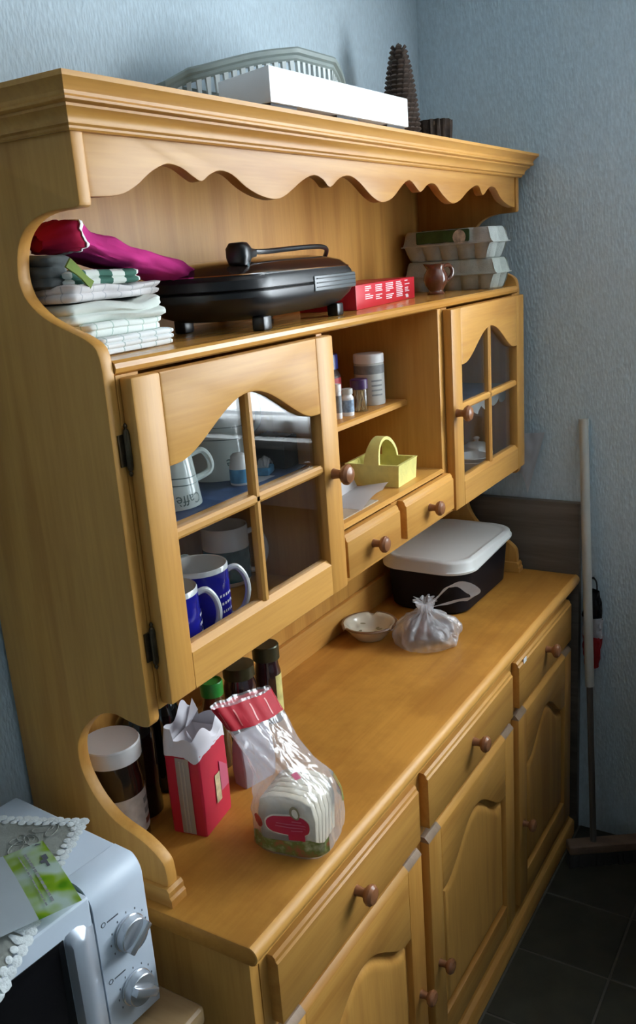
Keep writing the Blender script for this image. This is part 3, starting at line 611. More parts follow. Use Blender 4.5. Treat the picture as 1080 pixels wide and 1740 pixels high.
B().tube(catmull([(.021, 0, .063), (.034, 0, .064), (.043, 0, .054), (.042, 0, .042), (.034, 0, .033), (.026, 0, .030)], 5), .0045, 10).build('handle', 'brown_glaze', t)
B().loft([[(-.019, -.008, .058), (-.019, .008, .058), (-.021, .010, .069), (-.021, -.010, .069)], [(-.026, -.003, .066), (-.026, .003, .066), (-.030, .004, .0705), (-.030, -.004, .0705)]]).build('spout', 'brown_glaze', t)

# ------------------------------------------------------------------ middle bay: spice shelf
M('blue_cap', (.012, .022, .16), .3); M('red_label', (.42, .02, .03), .5, var=.4, vscale=60); M('coffee', (.035, .016, .010), .4); M('purple_cap', (.055, .018, .085), .35)
M('pale_grey_card', (.52, .52, .48), .55, var=.05); M('grey_print', (.24, .25, .25), .6, var=.2, vscale=100); M('toothpick', (.62, .45, .24), .6); M('white_plastic', (.80, .80, .79), .4); M('blue_print', (.25, .36, .50), .5, var=.6, vscale=120)
x, y, z = spot(651, 689, ZSP, .030)
t = thing('tall_canister', 'tall pale grey canister with printed sides on the spice shelf', 'canister', (.905, -.128, ZSP))
B().lathe([(0, 0), (.031, 0), (.032, .002), (.032, .086), (.031, .088), (0, .088)], 32).build('body', 'pale_grey_card', t)
B().lathe([(.0305, .088), (.0325, .0885), (.0325, .1045), (.031, .107), (0, .107)], 32).build('lid', 'white_plastic', t)
for z0, z1 in ((.066, .084),): B().grid(lambda u, v: (.0324*math.cos(2*PI*u), .0324*math.sin(2*PI*u), z0+(z1-z0)*v), 40, 1, True).build('printed_band', 'grey_print', t)
for k in range(4): B().grid(lambda u, v: (.0325*math.cos(R(215)+u*.8), .0325*math.sin(R(215)+u*.8), .020+k*.010+.0035*v), 10, 1).build('printed_line', 'grey_print', t)
t = thing('toothpick_jar', 'clear jar of toothpicks with purple lid on the spice shelf', 'jar', (.818, -.150, ZSP))
B().lathe([(.0, 0), (.017, 0), (.0175, .002), (.0175, .044), (.016, .047)], 24).build('glass_wall', 'jar_glass', t)
B().lathe([(.0165, .046), (.0182, .0465), (.0182, .064), (.017, .066), (0, .066)], 24).build('lid', 'purple_cap', t)
tk = B()
for k in range(26):
    a, r = random.random()*6.28, .014*math.sqrt(random.random()); b_, q = random.random()*6.28, .014*math.sqrt(random.random())
    tk.tube([(r*math.cos(a), r*math.sin(a), .002), (q*math.cos(b_), q*math.sin(b_), .044)], .0011, 5)
o = tk.build('toothpicks', 'toothpick', t); o['kind'] = 'stuff'
t = thing('small_spice_bottle', 'small white spice bottle with faded blue label beside the toothpicks', 'bottle', (.768, -.150, ZSP))
B().lathe([(0, 0), (.012, 0), (.0125, .002), (.0125, .036), (.0095, .041), (.0095, .044)], 20).build('body', 'white_plastic', t)
B().lathe([(.0100, .043), (.0112, .0435), (.0112, .054), (0, .0545)], 20).build('cap', 'pale_grey_card', t)
B().grid(lambda u, v: (.0128*math.cos(2*PI*u), .0128*math.sin(2*PI*u), .008+.024*v), 28, 1, True).build('label', 'blue_print', t)
t = thing('slim_vial', 'slim clear vial with white cap standing beside the glazed door', 'vial', (.733, -.147, ZSP))
B().lathe([(0, 0), (.008, 0), (.0085, .002), (.0085, .056)], 18).build('tube', 'white_plastic', t)
B().lathe([(.0088, .054), (.0092, .0545), (.0092, .068), (0, .0685)], 18).build('cap', 'white_card', t)
B().grid(lambda u, v: (.0088*math.cos(2*PI*u), .0088*math.sin(2*PI*u), .012+.034*v), 28, 1, True).build('label', 'grey_print', t)
t = thing('coffee_jar', 'dark coffee jar with blue cap and red label at the back of the spice shelf', 'jar', (.830, -.060, ZSP))
B().lathe([(0, 0), (.034, 0), (.036, .004), (.036, .070), (.030, .080), (.028, .084)], 28).build('body', 'coffee', t)
B().lathe([(.029, .083), (.032, .0835), (.032, .112), (.031, .114), (0, .114)], 28).build('cap', 'blue_cap', t)
B().grid(lambda u, v: (.0364*math.cos(2*PI*u), .0364*math.sin(2*PI*u), .030+.036*v), 32, 1, True).build('label', 'red_label', t)

# lower shelf of the middle bay
M('yellow_glaze', (.80, .73, .24), .45, var=.10, vscale=50); 
m = MATS['yellow_glaze']; nt = m.node_tree; N, L = nt.nodes.new, nt.links.new
tc = N('ShaderNodeTexCoord'); ck = N('ShaderNodeTexChecker'); ck.inputs['Scale'].default_value = 150; L(tc.outputs['Object'], ck.inputs[0])
bb = N('ShaderNodeBump'); bb.inputs['Strength'].default_value = .6; bb.inputs['Distance'].default_value = .002; L(ck.outputs['Fac'], bb.inputs['Height']); L(bb.outputs[0], nt.nodes['Principled BSDF'].inputs['Normal'])
t = thing('yellow_basket', 'yellow ceramic basket with woven pattern and arched handle in the middle bay', 'basket', (.838, -.182, ZM), R(3))
hx, hy, h = .048, .060, .046
def rect(a, b_, z): return [(-a, -b_, z), (a, -b_, z), (a, b_, z), (-a, b_, z)]
B().loft([rect(hx*.95, hy*.95, 0), rect(hx*1.0, hy*1.0, h-.004), rect(hx*1.02, hy*1.02, h), rect(hx*.90, hy*.92, h), rect(hx*.86, hy*.90, .006)], True, True).build('bowl', 'yellow_glaze', t)
B().loft([[(q[0], -.010+.020*j_, q[1]) for q in ((0, 0),)]*1 for j_ in (0,)], False, False) if False else None
ar_ = [(hx*.98*math.cos(PI*k/18), h-.004+.050*math.sin(PI*k/18)) for k in range(19)]
rg = []
for k, (x, z) in enumerate(ar_):
    a = PI*k/18; nx, nz_ = math.cos(a), math.sin(a); wd = .011+.006*abs(math.cos(a))**3
    rg.append([(x-nx*.004, -wd, z-nz_*.004), (x+nx*.003, -wd, z+nz_*.003), (x+nx*.003, wd, z+nz_*.003), (x-nx*.004, wd, z-nz_*.004)])
B().loft(rg).build('handle', 'yellow_glaze', t)
M('paper_white', (.80, .79, .80), .7, bump=.15, bscale=40); M('kraft', (.42, .33, .24), .8, var=.15); M('orange_glaze', (.65, .20, .03), .3); M('dark_stick', (.06, .028, .014), .5)
t = thing('folded_paper', 'curled white paper leaning on the yellow basket in the middle bay', 'paper', (.705, -.190, ZM))
def ppr(u, v):
    # a sheet folded up along a crease: front flap low, back flap standing
    x = -.085+.150*u+.012*v; c = .42; sl = .02*(u-.5)
    if v < c: y = -.052+.075*(v/c)+sl; z_ = .002+.012*math.sin(PI*u)*(1-v/c)*(u > .0)+.016*max(0, u-.75)*4*(1-v/c)
    else: q = (v-c)/(1-c); y = .023+.016*q+sl; z_ = .002+(.052-.030*u)*q
    return (x, y, z_+.0015*abs(nz((u*5, v*5, 3))))
B().grid(ppr, 26, 18).build('sheet', 'paper_white', t, thick=.0006)
t = thing('card_sheet', 'flat brown card lying under the white paper', 'card', (.620, -.205, ZM))
B().box(-.10, .075, -.042, .075, 0, .0018).build('sheet', 'kraft', t)
t = thing('orange_cup', 'orange ceramic cup standing behind the glazed door edge in the middle bay', 'cup', (.655, -.075, ZM))
B().lathe([(0, 0), (.020, 0), (.023, .004), (.031, .058), (.0315, .062), (.029, .062), (.021, .006), (0, .005)], 28).build('body', 'orange_glaze', t, ang=60)
B().lathe([(.0310, .0575), (.0322, .058), (.0322, .0625), (.0305, .0625)], 28).build('rim', 'pale_grey_card', t)
t = thing('dark_stick', 'dark thin wooden stick leaning against the back behind the yellow basket', 'stick', (.83, -.01, ZM))
B().tube([(-.13, -.040, .006), (-.04, -.020, .055), (.045, .002, .108)], [.004, .005, .006], 8).build('shaft', 'dark_stick', t)

# ------------------------------------------------------------------ crockery behind the left glazed door
M('mug_grey', (.60, .66, .63), .18, coat=.3); M('mug_line', (.10, .14, .13), .4); M('mug_white', (.78, .78, .77), .15, coat=.4); M('cobalt', (.012, .014, .30), .2, coat=.4); M('teal', (.03, .14, .18), .25, var=.3, vscale=70)
def mug(label, loc, rz, r, h, outer, wrapm=None, group=None, name='mug', word=True):
    t = thing(name, label, 'mug', loc, rz, group)
    B().lathe([(0, 0), (r*.86, 0), (r*.93, .003), (r, .010), (r, h-.002), (r-.0012, h), (r-.0032, h-.001), (r-.0035, .008), (0, .006)], 36).build('body', outer, t, ang=50)
    if wrapm: B().grid(lambda u, v: ((r+.0003)*math.cos(2*PI*u), (r+.0003)*math.sin(2*PI*u), .012+(h-.020)*v), 44, 1, True).build('printed_wrap', wrapm, t)
    B().tube(catmull([(r-.002, 0, h*.84), (r+.014, 0, h*.86), (r+.027, 0, h*.70), (r+.030, 0, h*.48), (r+.022, 0, h*.27), (r+.008, 0, h*.17), (r-.002, 0, h*.18)], 5), .0048, 10).build('handle', outer, t)
    return t
bm_ = [mug('cobalt blue mug with white inside standing whole in view behind the glazed door', (.226, -.178, ZB), R(-38), .047, .113, 'mug_white', 'cobalt'),
       mug('cobalt blue mug half hidden behind the left stile of the glazed door', (.128, -.198, ZB), R(-35), .046, .111, 'mug_white', 'cobalt')]
for t, a0 in zip(bm_, (255, 290)):
    lt = B(); rnd = random.Random(5)
    for k in range(4):
        a = R(a0)+.1*rnd.random(); 
        while a < R(a0)+.7:
            w_ = .04+.05*rnd.random(); lt.grid(lambda u, v: (.0478*math.cos(a+w_*u-t.rotation_euler.z), .0478*math.sin(a+w_*u-t.rotation_euler.z), .066-k*.013+.004*v), 3, 1); a += w_+.06
    lt.build('white_lettering', 'white_print', t)
t = mug('white and teal mug at the back of the lower cabinet shelf', (.425, -.078, ZB), R(-50), .042, .108, 'mug_white', None)
B().grid(lambda u, v: (.0424*math.cos(2*PI*u), .0424*math.sin(2*PI*u), .010+.058*v), 44, 1, True).build('teal_band', 'teal', t)
t = mug('pale mug with small yellow picture at the back left of the lower shelf', (.262, -.058, ZB), R(-30), .040, .100, 'mug_grey', None)
M('yellow_pic', (.55, .42, .10), .5, var=.5, vscale=90)
B().grid(lambda u, v: (.0404*math.cos(R(275)+.7*u), .0404*math.sin(R(275)+.7*u), .050+.030*v), 10, 3).build('picture', 'yellow_pic', t)
# upside-down grey coffee cups with inverted lettering
def caffe(label, loc, rz, r0, r1, h, size, name, cat, taper_handle):
    t = thing(name, label, cat, loc, rz)
    B().lathe([(r0-.004, 0), (r0, .001), (r0, .004), (r0+(r1-r0)*.9, h*.9), (r1*.92, h*.97), (r1*.75, h), (0, h)], 40).build('body', 'mug_grey', t, ang=50)
    rad = lambda z: r0+(r1-r0)*min(1, z/h)
    for zz in (h*.40, h*.52): B().grid(lambda u, v: ((rad(zz)+.0004)*math.cos(2*PI*u), (rad(zz)+.0004)*math.sin(2*PI*u), zz+.0016*v+.002*math.sin(4*PI*u)), 48, 1, True).build('painted_line', 'mug_line', t)
    me = text_mesh('Caff\u00e8', size, 'mug_line', wrap=lambda q: rad(h*.17+q)+.0008, flip=True)
    link('inverted_lettering', me, t, (0, 0, h*.17), (0, 0, R(-10)-rz))
    s = taper_handle
    B().tube(catmull([(rad(h*.80)-.002, 0, h*.80), (rad(h*.8)+.020*s, 0, h*.84), (rad(h*.6)+.030*s, 0, h*.66), (rad(h*.45)+.026*s, 0, h*.46), (rad(h*.35)-.002, 0, h*.36)], 5), .0052, 10).build('handle', 'mug_grey', t)
    return t
caffe('grey cup standing upside down with inverted lettering on the blue liner', (.200, -.165, ZL), R(-25), .046, .035, .088, .022, 'cup', 'cup', 1)
caffe('tall grey coffee pot upside down with inverted lettering behind the cup', (.380, -.118, ZL), R(-30), .056, .044, .165, .026, 'coffee_pot', 'pot', 1.0)
t = thing('white_jug', 'tall white tapered jug at the back beside the coffee pot', 'jug', (.446, -.044, ZL), R(150))
B().lathe([(0, 0), (.034, 0), (.036, .004), (.036, .100), (.033, .130), (.032, .150), (.036, .166), (.034, .167), (.030, .150), (.031, .130), (0, .120)], 36).build('body', 'mug_white', t, ang=50)
B().tube(catmull([(.032, 0, .148), (.048, 0, .140), (.056, 0, .110), (.052, 0, .080), (.035, 0, .065)], 5), .005, 10).build('handle', 'mug_white', t)
M('sky_blue', (.10, .36, .62), .4, var=.4, vscale=50); M('black_card', (.025, .022, .020), .5)
t = thing('pale_blue_shaker', 'small pale blue and white shaker beside the glazing bar', 'shaker', (.338, -.192, ZL))
B().lathe([(0, 0), (.015, 0), (.016, .002), (.016, .030), (.013, .040), (.013, .046), (.009, .050), (0, .051)], 24).build('body', 'white_plastic', t, ang=50)
B().grid(lambda u, v: (.0163*math.cos(2*PI*u), .0163*math.sin(2*PI*u), .004+.022*v), 28, 1, True).build('blue_band', 'sky_blue', t)
t = thing('tissue_packet', 'small blue packet with white tissue poking out on the blue liner', 'packet', (.407, -.192, ZL), R(20))
B().box(-.020, .020, -.012, .012, 0, .013, .003).build('packet', 'sky_blue', t)
B().grid(lambda u, v: (-.014+.034*u+.003*nz((u*6, v*6, 1)), -.010+.020*v, .013+.016*math.sin(PI*u)*(.5+.5*math.sin(PI*v))+.004*nz((u*7, v*7, 2))), 14, 10).build('tissue', 'paper_white', t, thick=.0005)
t = thing('white_napkin', 'thin white napkin lying flat under the blue packet edge', 'napkin', (.372, -.205, ZL))
B().grid(lambda u, v: (-.024+.050*u, -.014+.026*v, .0004+.0012*abs(nz((u*4, v*4, 7)))), 10, 6).build('sheet', 'paper_white', t, thick=.0004)
t = thing('black_tin', 'black box with white crumpled paper on top beside the divider', 'box', (.4625, -.180, ZL))
B().box(-.021, .021, -.030, .030, 0, .052, .001).build('carton', 'black_card', t)
B().grid(lambda u, v: (-.020+.040*u, -.028+.056*v, .053+.006*abs(nz((u*5, v*5, 11)))), 12, 14).build('crumpled_paper', 'paper_white', t, thick=.0006)

# crockery behind the right glazed door
def bowl_stack(label, loc, n_, r):
    for k in range(n_):
        t = tag(B().lathe([(r*.42, 0.0), (r*.45, .003), (r*.75, .012), (r*.97, .026), (r, .030), (r*.96, .031), (r*.72, .016), (r*.4, .006), (0, .005)], 32).build('bowl', 'mug_white', None, (loc[0], loc[1], loc[2]+k*.011), ang=60), label, 'bowl', 'white bowls behind the right glazed door')
bowl_stack('white bowl in the nested pair beside the right cabinet divider', (1.318, -.190, ZB), 2, .046)
t = thing('sugar_bowl', 'round white lidded sugar bowl behind the right glazed door', 'bowl', (1.408, -.165, ZB))
B().lathe([(0, 0), (.022, 0), (.024, .003), (.040, .018), (.043, .030), (.036, .042), (.034, .044), (0, .044)], 32).build('body', 'mug_white', t, ang=60)
B().lathe([(.036, .043), (.034, .048), (.020, .056), (.006, .058), (.005, .062), (.009, .067), (.006, .071), (0, .072)], 28).build('lid', 'mug_white', t, ang=60)
t = mug('small white cup standing at the hinge side of the right cabinet', (1.395, -.066, ZB), R(200), .036, .060, 'mug_white', None, name='cup')
t['category'] = 'cup'
M('ribbon', (.74, .72, .80), .5)
t = thing('white_candle', 'thin white candle standing close behind the right door stile', 'candle', (1.062, -.215, ZR))
B().lathe([(0, 0), (.004, 0), (.004, .075), (.0025, .078), (0, .079)], 12).build('wax', 'ribbon', t); B().tube([(0, 0, .078), (.001, 0, .085)], .0006, 5).build('wick', 'black_card', t)
B().lathe([(0, 0), (.013, 0), (.013, .003), (.006, .006), (.0055, .012), (.0042, .0125)], 16).build('holder', 'mug_white', t)

# ------------------------------------------------------------------ worktop things
M('tub_black', (.008, .008, .012), .5, spec=.2); M('tub_lid', (.74, .73, .69), .38)
t = thing('lidded_tub', 'black plastic tub with rounded white lid on the far worktop end', 'tub', (1.270, -.137, ZK), R(-1))
B().loft([rr(.152, .098, .05, 8, 0), rr(.158, .104, .052, 8, .006), rr(.168, .112, .058, 8, .110), rr(.170, .114, .060, 8, .122)]).build('tub', 'tub_black', t)
def lidr(hw, hd, r, z, wav=0.0):
    out = []
    for i, p in enumerate(rr(hw, hd, r, 10, z)):
        q = 0
        if wav and p[1] < -hd*.7 or (wav and p[0] > hw*.8): q = wav*(.5-.5*math.cos(PI*max(0, min(1, (p[0]-.06)/.05))))*(1 if p[1] < 0 else max(0, 1+p[1]*-12))
        out.append((p[0], p[1], p[2]+q))
    return out
B().loft([lidr(.172, .117, .066, .112, .014), lidr(.179, .126, .070, .111, .014), lidr(.1795, .1265, .070, .116, .014), lidr(.176, .123, .068, .120, .012), lidr(.1755, .1225, .068, .136, .004), lidr(.172, .119, .065, .1415), lidr(.162, .109, .058, .1435), lidr(.159, .106, .056, .1410), lidr(.150, .097, .050, .1410)]).build('lid', 'tub_lid', t, ang=50)
M('cream_glaze', (.62, .55, .42), .18, coat=.5, var=.08, vscale=40); M('brown_rim', (.20, .10, .05), .25); M('leaf_paint', (.16, .12, .04), .4)
t = thing('ceramic_ashtray', 'cream ceramic ashtray with brown rim and painted leaves on the worktop', 'ashtray', (.928, -.080, ZK))
def ash(prof, nd):
    rings = []
    for r, z, k in prof:
        rg = []
        for i in range(60):
            a = 2*PI*i/60; d = min(abs((a-R(c)+PI) % (2*PI)-PI) for c in (20, 140, 262)); dip = nd*k*(1 if d < .13 else 0); rg.append((r*math.cos(a), r*math.sin(a), z-dip))
        rings.append(rg)
    return rings
B().loft(ash([(.036, 0, 0), (.038, .003, 0), (.052, .018, 0), (.062, .032, 0), (.066, .035, 1), (.064, .037, 1), (.056, .036, 1), (.050, .030, 0), (.038, .012, 0), (.001, .009, 0)], .006)).build('dish', 'cream_glaze', t, ang=60)
B().loft(ash([(.0625, .0322, 0), (.0668, .0352, 1), (.0648, .0378, 1), (.0605, .0372, 1)], .006), False, False).build('rim_band', 'brown_rim', t)
lf_ = B()
for a, r in ((210, .022), (245, .028), (285, .024), (320, .020), (150, .026), (60, .03)):
    c_ = Vector((r*math.cos(R(a)), r*math.sin(R(a)), .0165+max(0, r-.02)*.55)); d = Vector((math.cos(R(a+40)), math.sin(R(a+40)), 0)); e = Vector((-d.y, d.x, 0))
    lf_.bm.faces.new([lf_._v(c_+d*.007*math.cos(q)+e*.004*math.sin(q)+Vector((0, 0, .0006))) for q in [2*PI*k/10 for k in range(10)]])
lf_.build('painted_leaves', 'leaf_paint', t)

# tied clear bag
t = thing('tied_plastic_bag', 'tied crinkled clear plastic bag with loop handle beside the ashtray', 'plastic bag', (.958, -.212, ZK))
def bagp(u, v):
    a = 2*PI*u; r0 = (.070, .076, .074, .060, .038, .018, .012, .016, .026)
    z0 = (.001, .014, .032, .050, .064, .073, .082, .094, .100); k = v*8; i = min(7, int(k)); f = k-i
    r, z = r0[i]*(1-f)+r0[i+1]*f, z0[i]*(1-f)+z0[i+1]*f
    pl_ = math.sin(a*11+3*nz((math.cos(a), math.sin(a), v*2)))*(.010*v*(1-v*.3)); w_ = .010*nz((math.cos(a)*2.2, math.sin(a)*2.2, v*3))+.006*nz((math.cos(a)*6, math.sin(a)*6, v*6))
    r = max(.004, r+(pl_ if v < .9 else pl_*.5)+w_*(1 if v > .02 else .3)); return (r*math.cos(a)*1.04, r*math.sin(a), max(.001, z+.006*nz((math.cos(a)*3, math.sin(a)*3, 9+v*3))*min(1, v*8)))
B().grid(bagp, 132, 40, True).build('film', 'thin_bag', t, ang=70)
def loopp(pts, w0):
    rg = []
    for k, p in enumerate(pts):
        f = k/(len(pts)-1); p = Vector(p); d = Vector((.3, -.8, .5)).normalized(); w_ = w0*(.6+.8*math.sin(PI*f))
        rg.append([p-d*w_+Vector((0, 0, .002*math.sin(k))), p+d*w_*.4, p+d*w_])
    return rg
hp = catmull([(.004, -.004, .080), (.030, -.030, .112), (.046, -.050, .128), (.058, -.075, .124), (.062, -.098, .108), (.050, -.090, .098), (.028, -.052, .092), (.004, -.006, .078)], 5)
B().loft(loopp(hp, .010), False, False, False).build('handle_loop', 'thin_bag2' if 'thin_bag2' in MATS else clear_mat('thin_bag2', haze=.62, hazecol=(.9, .9, .92), rough=.2, ior=1.7, wr=.5).name, t, ang=70)
B().lathe([(.004, .070), (.013, .073), (.016, .079), (.012, .085), (.005, .088)], 14).build('knot', 'thin_bag2', t)
M('dark_food', (.075, .022, .018), .55, var=.5, vscale=40, bump=.4, bscale=60)
for k, (x, y, r) in enumerate(((-.030, .004, .029), (.026, .022, .028), (.012, -.032, .028))):
    o = B().grid(lambda u, v: ((r*math.sin(PI*v)*math.cos(2*PI*u))*(1+.1*nz((u*3, v*3, k))), (r*math.sin(PI*v)*math.sin(2*PI*u)), r*.92-.9*r*math.cos(PI*v)), 24, 14, True).build('food_lump', 'dark_food', None, (.958+x, -.212+y, ZK+.0025), ang=80)
    tag(o, 'dark reddish brown lump of food inside the tied plastic bag', 'food', 'food lumps in the tied plastic bag')

# open bread bag: print panels follow the film surface
BB = Vector((.213, -.338, ZK)); BR = R(9)
def bsurf(u, v, off=0.0):
    """u around (0 = +x, .25 = +y), v up"""
    a = 2*PI*u; c, s = math.cos(a), math.sin(a)
    ks = ((0, .052, .058, .55), (.05, .057, .063, .5), (.28, .057, .062, .5), (.40, .053, .055, .55), (.54, .048, .040, .75), (.68, .050, .030, .9), (.84, .057, .018, 1.0), (1.0, .062, .011, 1.0))
    for (v0, a0, b0, e0), (v1, a1, b1, e1) in zip(ks, ks[1:]):
        if v <= v1+1e-9: f = (v-v0)/(v1-v0); f = f*f*(3-2*f); A, Bq, E_ = a0+(a1-a0)*f, b0+(b1-b0)*f, e0+(e1-e0)*f; break
    w_ = (1-.55*max(0, min(1, (v-.74)/.12)))*((.0035+.0035*max(0, v-.35))*nz((c*2.5, s*2.5, v*4))+.0045*max(0, v-.25)*math.sin(a*9+2*nz((c, s, v*3)))+.0015*nz((c*9, s*9, v*12)))
    if v < .03: w_ *= .3
    x = (A+w_+off)*(abs(c)**E_)*(1 if c > 0 else -1); y = (Bq+w_+off)*(abs(s)**E_)*(1 if s > 0 else -1)
    tw = R(-18)*max(0, min(1, (v-.45)/.35)); x, y = x*math.cos(tw)-y*math.sin(tw), x*math.sin(tw)+y*math.cos(tw)
    ln = max(0, (v-.38)/.62); cx, cy = .000*ln, .080*ln
    return (x+cx, y+cy, .001+.232*v-(.010*ln*x/.06)+.004*nz((c*3, s*3, 2))*max(0, v-.9)*10)
t = thing('bread_bag', 'open clear bread bag with red printed band and red shield label', 'bread bag', BB, BR)
film = B().grid(lambda u, v: bsurf(u, v), 120, 60, True).build('film', 'clear_film', t, ang=75)
B().loft([[bsurf(k/40, 0.0) for k in range(40)], [(p[0]*.5, p[1]*.5, .0006) for p in [bsurf(k/40, 0.0) for k in range(40)]]], False, True).build('film_base', 'clear_film', t)
M('band_red', (.46, .012, .025), .55, var=.1, vscale=60, spec=.2); M('swash', (.62, .12, .11), .35); M('shield_red', (.52, .012, .055), .35); M('gold_ring', (.30, .24, .12), .35); M('cream', (.78, .72, .58), .5); M('green_print', (.22, .27, .07), .45, var=.8, vscale=60); M('tomato_print', (.45, .05, .035), .45, var=.5, vscale=40); M('pink_print', (.60, .12, .20), .4)
m = MATS['green_print']; cr = [n for n in m.node_tree.nodes if n.type == 'VALTORGB'][0]
cr.color_ramp.elements[0].color = (.40, .10, .05, 1); cr.color_ramp.elements[1].color = (.52, .50, .30, 1); e_ = cr.color_ramp.elements.new(.5); e_.color = (.16, .20, .04, 1)
def patch(name, mat, u0, u1, v0, v1, nu, nv, off, wrap=False, vf=None): return B().grid(lambda u, v: bsurf(u0+(u1-u0)*u, (v0+(v1-v0)*v) if not vf else vf(u, v), off), nu, nv, wrap).build(name, mat, t, ang=75)
def disc(name, mat, uc, vc, du, dv, off, pw=2.0, n=28):
    b_ = B(); q = []
    for k in range(n):
        a = 2*PI*k/n; q.append(b_._v(bsurf(uc+du*abs(math.cos(a))**(2/pw)*(1 if math.cos(a) > 0 else -1), vc+dv*abs(math.sin(a))**(2/pw)*(1 if math.sin(a) > 0 else -1), off)))
    cv = b_._v(bsurf(uc, vc, off))
    for k in range(n): b_.bm.faces.new((cv, q[k], q[(k+1) % n]))
    return b_.build(name, mat, t, ang=75)
patch('red_band', 'band_red', 0, 1, .845, .985, 100, 5, .0006, True)
sw = B()
for k in range(11):
    u0 = k/11; sw.grid(lambda u, v: bsurf(u0+.008*u+.018*v*math.sin(v*2.2), .862+.10*v, .0011), 2, 6)
sw.build('band_swirls', 'swash', t)
disc('shield_label', 'shield_red', .525, .255, .050, .068, .0014, 2.4); disc('label_outline', 'cream', .525, .255, .055, .076, .0009, 2.4)
patch('label_tail', 'shield_red', .503, .550, .150, .200, 6, 3, .0012)
disc('emblem_ring', 'gold_ring', .523, .345, .016, .042, .0018); disc('emblem', 'cream', .523, .345, .010, .028, .0028)
ll = B()
for k, w_ in enumerate((.03, .065, .06, .035)): ll.grid(lambda u, v: bsurf(.525-w_/2+w_*u, .285-k*.021+.007*v, .0019), 6, 1)
ll.build('label_lettering', 'pink_print', t)
patch('sandwich_print', 'green_print', .36, .70, .03, .145, 24, 5, .0008, vf=lambda u, v: .025+.12*v+.012*math.sin(u*13)*v)
disc('tomato_print', 'tomato_print', .425, .245, .034, .050, .0007)
patch('side_print', 'green_print', .80, .93, .22, .40, 12, 6, .0008)
patch('pink_patch', 'pink_print', .66, .70, .52, .56, 6, 4, .0008)
M('bread', (.74, .66, .50), .85, var=.12, vscale=60, bump=.4, bscale=200); 
sl_ = [(x, y) for x, y in [(-.042, .002), (.042, .002), (.045, .055), (.040, .078), (.024, .086), (0, .088), (-.024, .086), (-.040, .078), (-.045, .055)]]
bme = B().prism([(x*1.06, y*1.10) for x, y in sl_], 'x', -.0061, .0061, .0015).mesh('bread_slice', 'bread', ang=50)
for k in range(6):
    lx = -.036+k*.0130; o = link('bread_slice', bme, None, (BB.x+lx*math.cos(BR), BB.y+lx*math.sin(BR), ZK+.0022), (0, R(-1+k*.3), BR)); tag(o, 'pale bread slice standing upright inside the clear bread bag', 'bread slice', 'bread slices in the clear bag')

# torn paper flour bag
M('flour_red', (.58, .020, .055), .42, var=.06, vscale=30); M('seam_grey', (.42, .43, .45), .3, .4); M('torn_paper', (.76, .74, .78), .7, bump=.1, bscale=60); M('cream_label', (.66, .52, .30), .5, var=.4, vscale=60)
t = thing('flour_bag', 'red and white paper bag torn open at the top beside the bread bag', 'paper bag', (.183, -.168, ZK), R(10))
hw, hd = .044, .031
B().loft([rr(hw*.98, hd*.98, .004, 3, 0), rr(hw, hd, .005, 3, .004), rr(hw*1.03, hd*1.05, .008, 3, .07), rr(hw*1.0, hd*1.02, .006, 3, .130), rr(hw*1.02, hd*1.0, .005, 3, .142)], True, False).build('bag_body', 'flour_red', t)
def torn(u, v):
    r_ = rr(hw*1.02, hd*1.0, .005, 3, 0); k = u*len(r_); i = int(k) % len(r_); f = k-int(k); p = Vector(r_[i]).lerp(Vector(r_[(i+1) % len(r_)]), f)
    jag = .028+.020*nz((p.x*60, p.y*60, 4))+.014*(1 if p.y > 0 else 0)+.018*(nz((p.x*25, p.y*25, 8)) > .1); lean = (.20 if p.x < -hw*.8 else .10)*v
    return (p.x*(1-.05*v)+lean*.02, p.y*(1-.28*v if p.y < 0 else 1-.15*v), .124+max(.012, jag+.018)*v+.0)
def torn_path(n):
    pts = rr(hw*1.02, hd*1.0, .005, 3, 0); out = []
    for i in range(len(pts)):
        a, c = Vector(pts[i]), Vector(pts[(i+1) % len(pts)]); m_ = max(1, int((c-a).length/.004))
        for j in range(m_): out.append(a.lerp(c, j/m_))
    return out
tp_ = torn_path(0)
rg0, rg1, rg2 = [], [], []
for p in tp_:
    jag = .026+.026*nz((p.x*26, p.y*26, 4))+(.020 if p.y > hd*.5 else 0); low = -.006*abs(nz((p.x*60, p.y*60, 2)))-(.022*max(0, nz((p.x*30, p.y*30, 12))) if p.y < 0 else 0)
    rg0.append((p.x*1.012, p.y*1.014, .140+low)); rg1.append((p.x*1.0, p.y*.97, .140+jag*.5)); rg2.append((p.x*.93+.004*nz((p.x*40, p.y*40, 6)), p.y*(.70 if p.y < 0 else .86), .140+jag))
B().loft([rg0, rg1, rg2], False, False).build('torn_rim', 'torn_paper', t, ang=30)
B().loft([[(p.x*.95, p.y*.9, .150) for p in tp_], [(p.x*.80, p.y*.5, .128) for p in tp_]], False, True).build('inner_paper', 'torn_paper', t)
fl = B().grid(lambda u, v: (-.004+.030*u+.006*v, .010-.014*v+.010*u, .168+.050*v*(1-.5*u)-.012*u), 6, 6).build('paper_flap', 'torn_paper', t, ang=30, thick=.0005)
B().grid(lambda u, v: (-.034+.024*u-.006*v, -.020+.016*u+.006*v, .150+.030*v-.010*u*v), 6, 6).build('paper_flap', 'torn_paper', t, ang=30, thick=.0005)
B().grid(lambda u, v: (-hw*1.03-.0012-.0006*math.sin(v*PI), -.014+.024*u, .004+.134*v), 6, 8).build('seam_strip', 'seam_grey', t)
for dy in (-.004, .002): B().box(-hw*1.03-.0028, -hw*1.03-.0012, dy-.0008, dy+.0008, .006, .132).build('seam_fold', 'pale_grey_card', t)
B().grid(lambda u, v: (-.006+.016*u, -hd*1.055-.0012, .038+.050*v), 4, 4).build('printed_picture', 'cream_label', t)
